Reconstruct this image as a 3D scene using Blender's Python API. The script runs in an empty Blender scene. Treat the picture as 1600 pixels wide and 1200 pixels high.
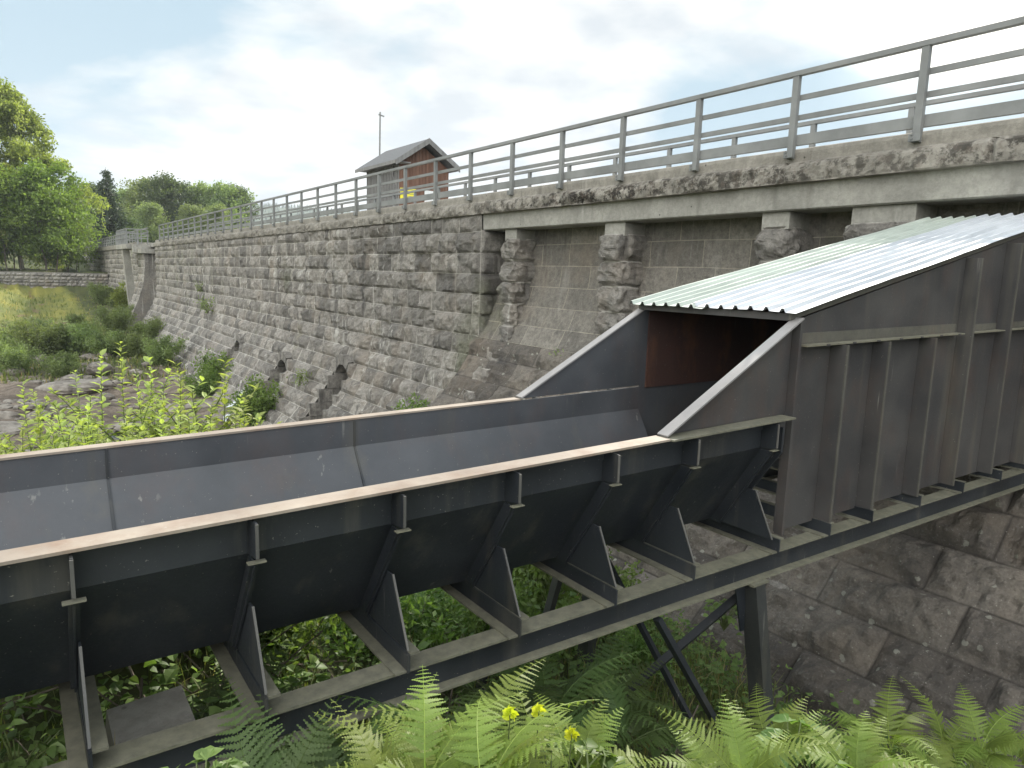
import bpy, math, random
import numpy as np
from mathutils import Matrix, Vector

random.seed(7)
RNG = np.random.default_rng(7)
SC = bpy.context.scene
COL = SC.collection

# ------------------------------------------------------------------ camera
F, CX, CY = 1088.0, 800.0, 600.0            # photograph 1600 x 1200
def _n(v): return v / np.linalg.norm(v)
_v1 = np.array([13 - CX, -(408 - CY), -F])
_v2 = np.array([2330 - CX, -(477 - CY), -F])
_Y = _n(_v1); _X = _n(_v2 - np.dot(_v2, _Y) * _Y); _Z = np.cross(_X, _Y)
ROT = np.array([_X, _Y, _Z])                # camera axes -> world (x into the dam, y along it)
cam_d = bpy.data.cameras.new("camera"); cam = bpy.data.objects.new("camera", cam_d); COL.objects.link(cam)
cam.matrix_world = Matrix(ROT.tolist()).to_4x4()
cam_d.sensor_width = 36.0; cam_d.lens = F / 1600 * 36.0
cam_d.clip_start = 0.05; cam_d.clip_end = 6000
SC.camera = cam
def ray(px, py): return _n(ROT @ np.array([px - CX, -(py - CY), -F]))
def onY(px, py, Y): r = ray(px, py); return r * Y / r[1]
def onX(px, py, X): r = ray(px, py); return r * X / r[0]

# ------------------------------------------------------------------ light, sky, exposure
SUN_EL, SUN_AZ = math.radians(35), math.atan2(0.87, 0.38)      # azimuth from +y towards +x
sd = Vector((math.sin(SUN_AZ) * math.cos(SUN_EL), math.cos(SUN_AZ) * math.cos(SUN_EL), math.sin(SUN_EL)))
sl = bpy.data.lights.new("sun", 'SUN'); sun = bpy.data.objects.new("sun", sl); COL.objects.link(sun)
sl.energy = 3.6; sl.angle = math.radians(2.0); sl.color = (1.0, 0.93, 0.82)
sun.rotation_euler = sd.to_track_quat('Z', 'Y').to_euler()
SC.view_settings.view_transform = 'Standard'; SC.view_settings.look = 'None'
SC.view_settings.exposure = 1.15; SC.view_settings.gamma = 1.0
SC.cycles.max_bounces = 6; SC.cycles.transparent_max_bounces = 8
SC.cycles.volume_bounces = 0
SC.cycles.sample_clamp_indirect = 6.0

W = bpy.data.worlds.new("World"); SC.world = W; W.use_nodes = True
def build_world():
    nt = W.node_tree; N = nt.nodes; L = nt.links; N.clear()
    out = N.new('ShaderNodeOutputWorld')
    sky = N.new('ShaderNodeTexSky'); sky.sky_type = 'NISHITA'; sky.sun_disc = False
    sky.sun_elevation = SUN_EL; sky.sun_rotation = SUN_AZ; sky.air_density = 1.0; sky.dust_density = 0.2
    bg = N.new('ShaderNodeBackground'); bg.inputs['Strength'].default_value = 0.12
    tc = N.new('ShaderNodeTexCoord')
    # clouds: flattened noise on the sky direction
    sep = N.new('ShaderNodeSeparateXYZ'); L.new(tc.outputs['Generated'], sep.inputs[0])
    zz = N.new('ShaderNodeMath'); zz.operation = 'MAXIMUM'; zz.inputs[1].default_value = 0.0; L.new(sep.outputs[2], zz.inputs[0])
    za = N.new('ShaderNodeMath'); za.operation = 'ADD'; za.inputs[1].default_value = 0.22; L.new(zz.outputs[0], za.inputs[0])
    dv = N.new('ShaderNodeVectorMath'); dv.operation = 'DIVIDE'
    cmb = N.new('ShaderNodeCombineXYZ')
    for i in range(3): L.new(za.outputs[0], cmb.inputs[i])
    L.new(tc.outputs['Generated'], dv.inputs[0]); L.new(cmb.outputs[0], dv.inputs[1])
    mp = N.new('ShaderNodeMapping'); mp.inputs['Scale'].default_value = (1.0, 1.0, 2.6); mp.inputs['Location'].default_value = (3.1, 1.7, 0.4)
    L.new(dv.outputs[0], mp.inputs[0])
    nz = N.new('ShaderNodeTexNoise'); nz.inputs['Scale'].default_value = 1.5; nz.inputs['Detail'].default_value = 9
    nz.inputs['Roughness'].default_value = 0.56; nz.inputs['Distortion'].default_value = 0.35; L.new(mp.outputs[0], nz.inputs['Vector'])
    acc = nz.outputs['Fac']
    def blob(px, py, amp, sharp):
        nonlocal acc
        d = N.new('ShaderNodeVectorMath'); d.operation = 'DOT_PRODUCT'
        nm = N.new('ShaderNodeVectorMath'); nm.operation = 'NORMALIZE'; L.new(tc.outputs['Generated'], nm.inputs[0])
        L.new(nm.outputs[0], d.inputs[0]); d.inputs[1].default_value = tuple(ray(px, py))
        mx = N.new('ShaderNodeMath'); mx.operation = 'MAXIMUM'; mx.inputs[1].default_value = 0; L.new(d.outputs['Value'], mx.inputs[0])
        pw = N.new('ShaderNodeMath'); pw.operation = 'POWER'; pw.inputs[1].default_value = sharp; L.new(mx.outputs[0], pw.inputs[0])
        ml = N.new('ShaderNodeMath'); ml.operation = 'MULTIPLY_ADD'; ml.inputs[1].default_value = amp
        L.new(pw.outputs[0], ml.inputs[0]); L.new(acc, ml.inputs[2]); acc = ml.outputs[0]
        return pw.outputs[0]
    blob(430, 220, 0.20, 60); blob(980, 40, 0.20, 25); blob(160, 50, -0.24, 25); blob(330, 70, -.10, 60); blob(380, 175, .22, 160); blob(180, 255, .20, 200); blob(400, 112, .16, 4000); blob(620, 330, 0.14, 20)
    blob(1290, 185, -0.62, 700); blob(1110, 205, -0.5, 700); blob(1450, 170, -0.4, 900); blob(980, 215, -0.1, 700); blob(700, 110, -0.05, 60)
    glow = blob(1510, 0, 0.30, 260)
    rp = N.new('ShaderNodeValToRGB'); rp.color_ramp.elements[0].position = 0.47; rp.color_ramp.elements[1].position = 0.66
    L.new(acc, rp.inputs[0])
    # cloud shade: fine noise between grey-white and white
    n2 = N.new('ShaderNodeTexNoise'); n2.inputs['Scale'].default_value = 3.4; n2.inputs['Detail'].default_value = 6; L.new(mp.outputs[0], n2.inputs['Vector'])
    cr = N.new('ShaderNodeValToRGB'); e = cr.color_ramp.elements
    e[0].position = 0.38; e[0].color = (2.75, 2.95, 3.15, 1); e[1].position = 0.57; e[1].color = (4.1, 4.1, 4.0, 1)
    L.new(n2.outputs['Fac'], cr.inputs[0])
    mix = N.new('ShaderNodeMix'); mix.data_type = 'RGBA'
    L.new(rp.outputs[0], mix.inputs['Factor'])
    # thin high haze whitens the blue
    m0 = N.new('ShaderNodeMix'); m0.data_type = 'RGBA'; m0.inputs['Factor'].default_value = 0.992
    L.new(sky.outputs[0], m0.inputs[6]); m0.inputs[7].default_value = (1.75, 2.45, 2.95, 1)
    L.new(m0.outputs[2], mix.inputs[6]); L.new(cr.outputs[0], mix.inputs[7])
    gl = N.new('ShaderNodeVectorMath'); gl.operation = 'SCALE'; gl.inputs[0].default_value = (7, 6.4, 5.2); L.new(glow, gl.inputs['Scale'])
    ad = N.new('ShaderNodeVectorMath'); ad.operation = 'ADD'; L.new(mix.outputs[2], ad.inputs[0]); L.new(gl.outputs[0], ad.inputs[1])
    # added sky glow behind the viewer, out of view, to brighten shaded faces
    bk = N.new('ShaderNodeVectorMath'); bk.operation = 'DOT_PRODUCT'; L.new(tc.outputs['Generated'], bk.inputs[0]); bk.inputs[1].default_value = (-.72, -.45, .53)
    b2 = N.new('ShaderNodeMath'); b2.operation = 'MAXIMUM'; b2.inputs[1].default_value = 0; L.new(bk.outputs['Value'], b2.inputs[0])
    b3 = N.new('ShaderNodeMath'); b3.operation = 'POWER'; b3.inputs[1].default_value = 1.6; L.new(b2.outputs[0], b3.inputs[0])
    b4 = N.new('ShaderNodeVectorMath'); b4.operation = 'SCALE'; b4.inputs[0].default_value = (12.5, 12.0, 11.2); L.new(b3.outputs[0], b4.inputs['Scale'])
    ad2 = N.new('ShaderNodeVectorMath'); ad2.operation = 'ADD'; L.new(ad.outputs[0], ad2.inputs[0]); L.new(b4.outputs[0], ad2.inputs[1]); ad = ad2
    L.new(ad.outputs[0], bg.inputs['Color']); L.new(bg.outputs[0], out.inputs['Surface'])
build_world()

# ------------------------------------------------------------------ numeric noise
def _hash(ix, iy, iz, s):
    h = (ix * 374761393 + iy * 668265263 + iz * 2147483647 + s * 974634777) & 0xFFFFFFFF
    h = ((h ^ (h >> 13)) * 1274126177) & 0xFFFFFFFF
    return ((h ^ (h >> 16)) & 0xFFFF) / 65535.0
def vnoise(P, scale=1.0, seed=0):
    P = np.asarray(P, float) * scale
    i = np.floor(P).astype(np.int64); f = P - i; f = f * f * (3 - 2 * f)
    r = 0
    for dx in (0, 1):
        for dy in (0, 1):
            for dz in (0, 1):
                w = (f[..., 0] if dx else 1 - f[..., 0]) * (f[..., 1] if dy else 1 - f[..., 1]) * (f[..., 2] if dz else 1 - f[..., 2])
                r = r + w * _hash(i[..., 0] + dx, i[..., 1] + dy, i[..., 2] + dz, seed)
    return r * 2 - 1
def fbm(P, scale=1.0, oct=4, seed=0, gain=0.5):
    r = 0; a = 1.0; t = 0
    for k in range(oct):
        r = r + a * vnoise(P, scale * 2.03 ** k, seed + k * 17); t += a; a *= gain
    return r / t

# ------------------------------------------------------------------ mesh builder
class MB:
    def __init__(s): s.V = []; s.Q = []; s.T = []; s.C = []; s.n = 0; s.NG = []
    def add(s, V, Q=None, T=None, c=(0.5, 0.0, 0.0)):
        V = np.asarray(V, float).reshape(-1, 3); s.V.append(V)
        c = np.asarray(c, float)
        if c.ndim == 1: c = np.tile(c, (len(V), 1))
        s.C.append(c)
        if Q is not None and len(Q): s.Q.append(np.asarray(Q, np.int64).reshape(-1, 4) + s.n)
        if T is not None and len(T): s.T.append(np.asarray(T, np.int64).reshape(-1, 3) + s.n)
        s.n += len(V); return s
    def ngon(s, idx): s.NG.append([i for i in idx])
    def grid(s, G, c=(0.5, 0, 0), flip=False):
        a, b = G.shape[:2]; i = np.arange(a * b).reshape(a, b)
        q = np.stack([i[:-1, :-1], i[1:, :-1], i[1:, 1:], i[:-1, 1:]], -1).reshape(-1, 4)
        if flip: q = q[:, ::-1]
        s.add(G.reshape(-1, 3), q, c=(c if np.asarray(c).ndim == 1 else np.asarray(c).reshape(-1, 3)))
    def hexa(s, p, c=(0.5, 0, 0)):       # 8 points: bottom 4, top 4
        s.add(p, [[0, 3, 2, 1], [4, 5, 6, 7], [0, 1, 5, 4], [1, 2, 6, 5], [2, 3, 7, 6], [3, 0, 4, 7]], c=c)
    def box(s, x0, x1, y0, y1, z0, z1, c=(0.5, 0, 0)):
        s.hexa([(x0, y0, z0), (x1, y0, z0), (x1, y1, z0), (x0, y1, z0), (x0, y0, z1), (x1, y0, z1), (x1, y1, z1), (x0, y1, z1)], c)
    def bar(s, a, b, w, h, up=(0, 0, 1), c=(0.5, 0, 0)):
        a = np.array(a, float); b = np.array(b, float); d = _n(b - a); up = np.array(up, float)
        r = np.cross(d, up)
        if np.linalg.norm(r) < 1e-4: r = np.array([1., 0, 0])
        r = _n(r); u = np.cross(r, d)
        o = [(-w / 2) * r - (h / 2) * u, (w / 2) * r - (h / 2) * u, (w / 2) * r + (h / 2) * u, (-w / 2) * r + (h / 2) * u]
        s.hexa([a + o[0], a + o[1], b + o[1], b + o[0], a + o[3], a + o[2], b + o[2], b + o[3]], c)
    def loft(s, secs, c=(0.5, 0, 0), cap=True, closed=True):
        n = len(secs[0]); V = np.concatenate([np.asarray(x, float) for x in secs]); Q = []
        for k in range(len(secs) - 1):
            for i in range(n if closed else n - 1):
                j = (i + 1) % n
                Q.append([k * n + i, k * n + j, (k + 1) * n + j, (k + 1) * n + i])
        base = s.n; s.add(V, Q, c=c)
        if cap and closed:
            s.NG.append([base + i for i in range(n)][::-1]); s.NG.append([base + (len(secs) - 1) * n + i for i in range(n)])
    def plate(s, pts, t, c=(0.5, 0, 0)):     # polygon with thickness vector t
        p = np.asarray(pts, float); s.loft([p, p + np.asarray(t, float)], c)
    def tube(s, pts, rad, n=6, c=(0.5, 0, 0)):
        pts = np.asarray(pts, float); rad = np.broadcast_to(rad, (len(pts),)); secs = []
        a = np.linspace(0, 2 * math.pi, n, endpoint=False)
        for k in range(len(pts)):
            d = pts[min(k + 1, len(pts) - 1)] - pts[max(k - 1, 0)]; d = d / (np.linalg.norm(d) + 1e-9)
            u = np.cross(d, (0.31, 0.1, 0.2) if abs(d[2]) > .9 else (0, 0, 1)); u = _n(u); v = np.cross(d, u)
            secs.append(pts[k] + rad[k] * (np.cos(a)[:, None] * u + np.sin(a)[:, None] * v))
        s.loft(secs, c)
    def build(s, name, mat, parent=None, smooth=False, sharp=None):
        V = np.concatenate(s.V); C = np.concatenate(s.C)
        if parent is not None: V = V - np.array(parent.location)
        Q = np.concatenate(s.Q) if s.Q else np.zeros((0, 4), np.int64)
        T = np.concatenate(s.T) if s.T else np.zeros((0, 3), np.int64)
        lv = [Q.ravel(), T.ravel()]; lt = [np.full(len(Q), 4), np.full(len(T), 3)]
        for g in s.NG: lv.append(np.array(g)); lt.append(np.array([len(g)]))
        lv = np.concatenate(lv); lt = np.concatenate(lt)
        ls = np.concatenate([[0], np.cumsum(lt)[:-1]]) if len(lt) else lt
        me = bpy.data.meshes.new(name)
        me.vertices.add(len(V)); me.vertices.foreach_set("co", V.astype(np.float32).ravel())
        me.loops.add(len(lv)); me.loops.foreach_set("vertex_index", lv.astype(np.int32))
        me.polygons.add(len(lt)); me.polygons.foreach_set("loop_start", ls.astype(np.int32)); me.polygons.foreach_set("loop_total", lt.astype(np.int32))
        me.polygons.foreach_set("use_smooth", np.full(len(lt), bool(smooth)))
        me.update(calc_edges=True)
        at = me.attributes.new("tint", 'FLOAT_COLOR', 'POINT')
        at.data.foreach_set("color", np.concatenate([C, np.ones((len(C), 1))], 1).astype(np.float32).ravel())
        me.materials.append(mat)
        o = bpy.data.objects.new(name, me); COL.objects.link(o)
        if parent is not None: o.parent = parent
        return o

def tag(o, label=None, cat=None, group=None, kind=None):
    if label: o['label'] = label
    if cat: o['category'] = cat
    if group: o['group'] = group
    if kind: o['kind'] = kind
    return o
def thing(name, label, cat, loc=(0, 0, 0), group=None, kind=None):
    o = bpy.data.objects.new(name, None); COL.objects.link(o); o.location = loc
    o.empty_display_size = 0.2
    return tag(o, label, cat, group, kind)
def copy_tree(root, loc, rz=0, sc=1.0, label=None, tilt=(0, 0)):
    r = root.copy(); COL.objects.link(r); r.location = loc; r.rotation_euler = (tilt[0], tilt[1], rz)
    r.scale = (sc, sc, sc) if not hasattr(sc, '__len__') else sc
    if label: r['label'] = label
    for ch in list(root.children):
        c = ch.copy(); COL.objects.link(c); c.parent = r
        for g in ch.children:
            d = g.copy(); COL.objects.link(d); d.parent = c
    return r

# ------------------------------------------------------------------ materials
class NT:
    def __init__(s, name):
        s.m = bpy.data.materials.new(name); s.m.use_nodes = True; s.t = s.m.node_tree; s.N = s.t.nodes; s.L = s.t.links
        s.N.clear(); s.out = s.N.new('ShaderNodeOutputMaterial'); s.tc = s.N.new('ShaderNodeTexCoord')
        s.at = s.N.new('ShaderNodeAttribute'); s.at.attribute_name = "tint"
        s.sep = s.N.new('ShaderNodeSeparateColor'); s.L.new(s.at.outputs['Color'], s.sep.inputs[0])
    def noise(s, scale, detail=4, rough=.55, st=(1, 1, 1), dist=0.0, loc=(0, 0, 0)):
        mp = s.N.new('ShaderNodeMapping'); mp.inputs['Scale'].default_value = st; mp.inputs['Location'].default_value = loc; s.L.new(s.tc.outputs['Object'], mp.inputs[0])
        n = s.N.new('ShaderNodeTexNoise'); n.inputs['Scale'].default_value = scale; n.inputs['Detail'].default_value = detail
        n.inputs['Roughness'].default_value = rough; n.inputs['Distortion'].default_value = dist; s.L.new(mp.outputs[0], n.inputs['Vector']); return n.outputs['Fac']
    def vor(s, scale, feat='F1', rnd=1.0, out='Distance'):
        n = s.N.new('ShaderNodeTexVoronoi'); n.feature = feat; n.inputs['Scale'].default_value = scale; n.inputs['Randomness'].default_value = rnd
        s.L.new(s.tc.outputs['Object'], n.inputs['Vector']); return n.outputs[out]
    def ramp(s, x, a, b, va=0.0, vb=1.0):
        r = s.N.new('ShaderNodeMapRange'); r.inputs['From Min'].default_value = a; r.inputs['From Max'].default_value = b
        r.inputs['To Min'].default_value = va; r.inputs['To Max'].default_value = vb; s.L.new(x, r.inputs[0]); return r.outputs[0]
    def mul(s, a, b, op='MULTIPLY'):
        m = s.N.new('ShaderNodeMath'); m.operation = op
        for i, v in enumerate((a, b)):
            if isinstance(v, (int, float)): m.inputs[i].default_value = v
            else: s.L.new(v, m.inputs[i])
        return m.outputs[0]
    def mix(s, f, a, b, mode='MIX'):
        m = s.N.new('ShaderNodeMix'); m.data_type = 'RGBA'; m.blend_type = mode
        for i, v in ((0, f), (6, a), (7, b)):
            if isinstance(v, (int, float)): m.inputs[i].default_value = v
            elif isinstance(v, tuple): m.inputs[i].default_value = v + (1,)
            else: s.L.new(v, m.inputs[i])
        return m.outputs[2]
    def bump(s, h, strength, dist, prev=None):
        b = s.N.new('ShaderNodeBump'); b.inputs['Strength'].default_value = strength; b.inputs['Distance'].default_value = dist
        s.L.new(h, b.inputs['Height'])
        if prev is not None: s.L.new(prev, b.inputs['Normal'])
        return b.outputs[0]
    def pbr(s, col, rough=.8, metal=0.0, normal=None, spec=.5):
        p = s.N.new('ShaderNodeBsdfPrincipled')
        for k, v in (('Base Color', col), ('Roughness', rough), ('Metallic', metal), ('Specular IOR Level', spec)):
            if isinstance(v, (int, float)): p.inputs[k].default_value = v
            elif isinstance(v, tuple): p.inputs[k].default_value = v + (1,)
            else: s.L.new(v, p.inputs[k])
        if normal is not None: s.L.new(normal, p.inputs['Normal'])
        s.L.new(p.outputs[0], s.out.inputs['Surface']); s.p = p; return s.m

def mat_stone(name, c1=(.165, .155, .142), c2=(.42, .39, .35), mortar=(.56, .53, .48), lichen=0.0, streak=.75):
    t = NT(name)
    n1 = t.noise(1.1, 5); n2 = t.noise(9, 6, .65)
    f = t.mul(t.mul(t.sep.outputs[0], .62), t.mul(n1, .55), 'ADD')
    c = t.mix(t.ramp(f, .25, .95), c1, c2)
    c = t.mix(t.ramp(n2, .40, .66, 0, .8), c, t.mix(.66, c, (.085, .078, .072))); n4 = t.noise(34, 5, .7); c = t.mix(t.ramp(n4, .50, .66, 0, .6), c, t.mix(.6, c, (.06, .056, .052))); c = t.mix(t.ramp(n4, .42, .30, 0, .35), c, (.5, .48, .44))
    warm = t.noise(.8, 3, loc=(5, 2, 1)); c = t.mix(t.ramp(warm, .52, .7, 0, .45), c, t.mix(.6, c, (.34, .27, .20)))
    # mortar
    c = t.mix(t.mul(t.sep.outputs[1], t.ramp(t.noise(3.0, 4), .3, .6, .35, 1.0)), c, mortar)
    # lime streaks and dark run-off
    st = t.noise(2.2, 5, .6, (1, 1, .13)); st2 = t.noise(2.6, 4, .6, (1, 1, .16), loc=(7, 3, 2)); br = t.noise(.35, 3, loc=(1, 8, 2))
    c = t.mix(t.mul(t.mul(t.ramp(st, .57, .66), t.ramp(br, .46, .56)), streak), c, (.50, .48, .44))
    c = t.mix(t.mul(t.ramp(st2, .56, .70), .7), c, (.065, .062, .06)); wr = t.noise(7, 4, .6, (1, 1, .04), loc=(4, 1, 1)); c = t.mix(t.mul(t.mul(t.ramp(wr, .62, .68), t.ramp(br, .44, .54)), streak * .9), c, (.60, .58, .54))
    gr = t.noise(.5, 4, loc=(3, 3, 9)); c = t.mix(t.ramp(gr, .62, .74, 0, .35), c, (.13, .145, .06))
    if lichen:
        v = t.vor(5.2); v2 = t.noise(.9, 4, .65, loc=(4, 4, 4)); w = t.noise(14, 4, .7)
        m = t.mul(t.ramp(t.mul(v, t.mul(w, .45), 'ADD'), .40, .36), t.ramp(v2, .46, .52))
        c = t.mix(t.mul(m, lichen * .75), c, (.42, .42, .36))
        v = t.vor(16); v3 = t.noise(2.7, 4, .7, loc=(1, 9, 4)); m = t.mul(t.ramp(t.mul(v, t.mul(w, .4), 'ADD'), .32, .27), t.ramp(v3, .50, .56)); c = t.mix(t.mul(m, lichen * .7), c, (.52, .50, .44))
    nb = t.bump(t.noise(22, 9, .8), 1.0, .045); nb = t.bump(t.noise(6, 6, .7), .8, .09, nb)
    return t.pbr(c, .88, normal=nb, spec=.3)

def mat_concrete(name, c1, c2, rough_top=False):
    t = NT(name); n1 = t.noise(1.3, 6, .62); n2 = t.noise(14, 6, .7); st = t.noise(3.5, 5, .6, (1, 1, .12))
    c = t.mix(t.ramp(n1, .35, .68), c1, c2)
    c = t.mix(t.ramp(st, .56, .75, 0, .55), c, tuple(v * .45 for v in c1))
    c = t.mix(t.ramp(t.noise(4.5, 4, .6, (1, 1, .1), loc=(5, 5, 5)), .62, .72, 0, .35), c, (.52, .5, .46))
    c = t.mix(t.ramp(n2, .42, .62, 0, .35), c, tuple(v * .6 for v in c1))
    # black moss crust where the surface is eroded (attribute g)
    pit = t.noise(5, 7, .75); m = t.mul(t.ramp(pit, .47, .56), t.sep.outputs[1])
    c = t.mix(m, c, (.030, .026, .022))
    c = t.mix(t.mul(t.ramp(t.noise(9, 5, .7, loc=(2, 2, 2)), .5, .62), t.mul(t.sep.outputs[1], .6)), c, (.12, .098, .08))
    holes = t.ramp(t.vor(5.2), .085, .06); hm = t.ramp(t.noise(1.7, 2, loc=(9, 1, 1)), .45, .55)
    c = t.mix(t.mul(t.mul(holes, hm), .85), c, (.04, .036, .03))
    nb = t.bump(t.noise(30, 8, .75), .55, .012); nb = t.bump(pit, .7, .03, nb)
    return t.pbr(c, .9, normal=nb, spec=.25)

def mat_steel(name, c1, c2, rough=.5, dirt=(.12, .11, .085), dirtamt=.5, rust=0.0):
    t = NT(name); n1 = t.noise(1.6, 6, .6); st = t.noise(5.0, 5, .62, (1, 1, .1)); sp = t.noise(70, 3, .6)
    c = t.mix(t.ramp(n1, .35, .65), c1, c2)
    c = t.mix(t.ramp(st, .56, .74, 0, .5 * dirtamt), c, dirt)
    st3 = t.noise(17, 4, .6, (1, 1, .05), loc=(3, 3, 3)); br = t.noise(2.2, 3, loc=(5, 5, 5))
    c = t.mix(t.mul(t.ramp(st3, .66, .72), t.ramp(br, .5, .6, 0, .5 * dirtamt)), c, (.38, .37, .33))
    c = t.mix(t.ramp(sp, .68, .74, 0, .55), c, (.30, .29, .25))
    # lichen and dirt collected on top of ledges (attribute g)
    lg = t.noise(18, 6, .7); c = t.mix(t.mul(t.sep.outputs[1], t.ramp(lg, .3, .6, .55, 1)), c, t.mix(t.noise(6, 4), (.13, .125, .085), (.26, .25, .19)))
    if rust:
        c = t.mix(t.mul(t.ramp(t.noise(3, 6, .65, (1, 1, .5), loc=(2, 7, 1)), .50, .66), rust), c, (.13, .055, .028))
    nb = t.bump(t.noise(38, 5, .7), .18, .004); nb = t.bump(t.noise(2.1, 3), .15, .03, nb)
    r = t.ramp(t.mul(n1, t.mul(sp, .5), 'ADD'), .4, 1.0, rough - .1, rough + .2)
    return t.pbr(c, r, normal=nb, spec=.5)

def mat_leaf(name, c1, c2, trans=.45, rough=.5, c3=None):
    t = NT(name); c = t.mix(t.sep.outputs[0], c1, c2)
    if c3: c = t.mix(t.sep.outputs[1], c, c3)
    oi = t.N.new('ShaderNodeObjectInfo')
    hs = t.N.new('ShaderNodeHueSaturation'); t.L.new(c, hs.inputs['Color']); t.L.new(t.ramp(oi.outputs['Random'], 0, 1, .82, 1.18), hs.inputs['Value'])
    t.L.new(t.ramp(oi.outputs['Random'], 0, 1, .488, .512), hs.inputs['Hue']); c = hs.outputs[0]
    p = t.N.new('ShaderNodeBsdfPrincipled'); t.L.new(c, p.inputs['Base Color']); p.inputs['Roughness'].default_value = rough; p.inputs['Specular IOR Level'].default_value = .35
    tr = t.N.new('ShaderNodeBsdfTranslucent'); br = t.mix(1.0, c, (1.5, 1.6, .7), 'MULTIPLY'); t.L.new(br, tr.inputs['Color'])
    mx = t.N.new('ShaderNodeMixShader'); mx.inputs[0].default_value = trans
    t.L.new(p.outputs[0], mx.inputs[1]); t.L.new(tr.outputs[0], mx.inputs[2]); t.L.new(mx.outputs[0], t.out.inputs['Surface']); return t.m

M = {}
M['stone'] = mat_stone('granite_masonry')
M['stone_flat'] = mat_stone('smooth_granite', (.18, .165, .145), (.36, .33, .285), (.50, .45, .36), lichen=.0, streak=.2)
M['stone_low'] = mat_stone('lichen_granite', (.12, .105, .092), (.27, .24, .205), (.06, .052, .045), lichen=.9, streak=.1)
M['concrete'] = mat_concrete('weathered_concrete', (.26, .25, .225), (.40, .385, .345))
M['coping'] = mat_concrete('eroded_concrete', (.21, .195, .17), (.34, .315, .275))
M['steel'] = mat_steel('black_painted_steel', (.012, .015, .020), (.027, .031, .037), .42, dirtamt=.8)
M['steel_in'] = mat_steel('sky_lit_steel', (.050, .054, .062), (.078, .082, .092), .45, dirtamt=.7, rust=.12)  # lighter copy of the trough steel, sky reflection put into its colour
M['steel_brown'] = mat_steel('brown_black_steel', (.038, .037, .039), (.066, .062, .060), .55, dirtamt=.9, rust=.14)
M['red_brown_in'] = mat_steel('red_brown_lining', (.038, .019, .016), (.065, .030, .025), .7, dirtamt=.2, rust=.7)
M['ledge'] = mat_steel('dusty_steel_edge', (.20, .165, .135), (.33, .28, .23), .6, dirt=(.20, .13, .08), dirtamt=1.0, rust=.35)
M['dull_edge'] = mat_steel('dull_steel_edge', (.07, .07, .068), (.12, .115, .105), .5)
M['edge'] = mat_steel('bare_steel_edge', (.20, .19, .19), (.30, .285, .28), .5, dirt=(.2, .17, .13), dirtamt=.8)
M['galv'] = mat_steel('galvanised_rail', (.16, .163, .16), (.24, .243, .238), .5, dirt=(.2, .18, .15), dirtamt=.4)
def _roof(name, a, b):
    t = NT(name); n = t.noise(2.4, 5, .6, (.25, 1, 1)); st = t.noise(6, 5, .6, (.12, 1.5, 1))
    c = t.mix(t.ramp(n, .35, .65), a, b); c = t.mix(t.ramp(st, .55, .75, 0, .5), c, tuple(v * .55 for v in a))
    c = t.mix(t.ramp(t.noise(60, 2), .7, .76, 0, .5), c, (.12, .11, .09))
    return t.pbr(c, t.ramp(n, .3, .7, .5, .65), .2, normal=t.bump(t.noise(3, 3), .15, .02), spec=.5)
M['roof_g'] = _roof('greenish_roof_sheet', (.37, .41, .375), (.48, .525, .475))
M['roof_w'] = _roof('white_roof_sheet', (.42, .45, .49), (.54, .56, .59))
def _wood(name, a, b, bc=.12):
    t = NT(name); n = t.noise(9, 5, .6, (1, 1, .08)); c = t.mix(t.ramp(n, .3, .7), a, b)
    c = t.mix(t.mul(t.sep.outputs[0], .6), c, tuple(v * .6 for v in a))
    return t.pbr(c, .8, normal=t.bump(n, .4, .01))
M['redwood'] = _wood('weathered_red_boards', (.15, .075, .05), (.27, .15, .105))
M['greywood'] = _wood('grey_slats', (.17, .165, .16), (.30, .29, .28))
M['felt'] = _wood('roof_felt', (.11, .11, .115), (.18, .18, .185))
M['dark'] = NT('dark_interior').pbr((.012, .012, .013), .9)
M['yellow'] = NT('yellow_sign_paint').pbr((.80, .72, .05), .5)
M['white'] = NT('white_sign_paint').pbr((.75, .76, .76), .5)
M['whitewall'] = NT('white_house_paint').pbr((.72, .70, .66), .7)
def _bark(name, a, b, st=(1, 1, .2)):
    t = NT(name); n = t.noise(8, 6, .65, st); c = t.mix(t.ramp(n, .38, .62), a, b); return t.pbr(c, .9, normal=t.bump(n, .6, .03))
M['bark'] = _bark('grey_bark', (.07, .055, .042), (.16, .135, .105))
M['birch_bark'] = _bark('birch_bark', (.07, .06, .05), (.48, .45, .40), (1, 1, 4))
M['stem'] = NT('green_stem').pbr((.10, .13, .04), .6)
M['birch_leaf'] = mat_leaf('birch_foliage', (.13, .155, .04), (.30, .33, .12), .55)
M['maple_leaf'] = mat_leaf('maple_foliage', (.09, .14, .035), (.21, .29, .08), .5)
M['spruce_leaf'] = mat_leaf('spruce_foliage', (.022, .036, .016), (.055, .078, .030), .12)
M['far_leaf'] = mat_leaf('distant_foliage', (.05, .078, .034), (.12, .16, .065), .4)
M['willow_leaf'] = mat_leaf('willow_foliage', (.12, .155, .07), (.24, .29, .13), .45)
M['bright_leaf'] = mat_leaf('young_shoot_leaves', (.17, .21, .06), (.33, .38, .13), .5)
M['cover_leaf'] = mat_leaf('ground_cover_leaves', (.07, .12, .032), (.20, .28, .09), .45)
M['fern_leaf'] = mat_leaf('fern_fronds', (.115, .17, .03), (.27, .335, .08), .5)
M['dark_fern'] = mat_leaf('shaded_fern_fronds', (.055, .10, .028), (.125, .18, .058), .4)  # darker copy of the fern green, gully shade put into the colour
M['butter_leaf'] = mat_leaf('broad_leaves', (.085, .15, .04), (.18, .26, .085), .4)
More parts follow.
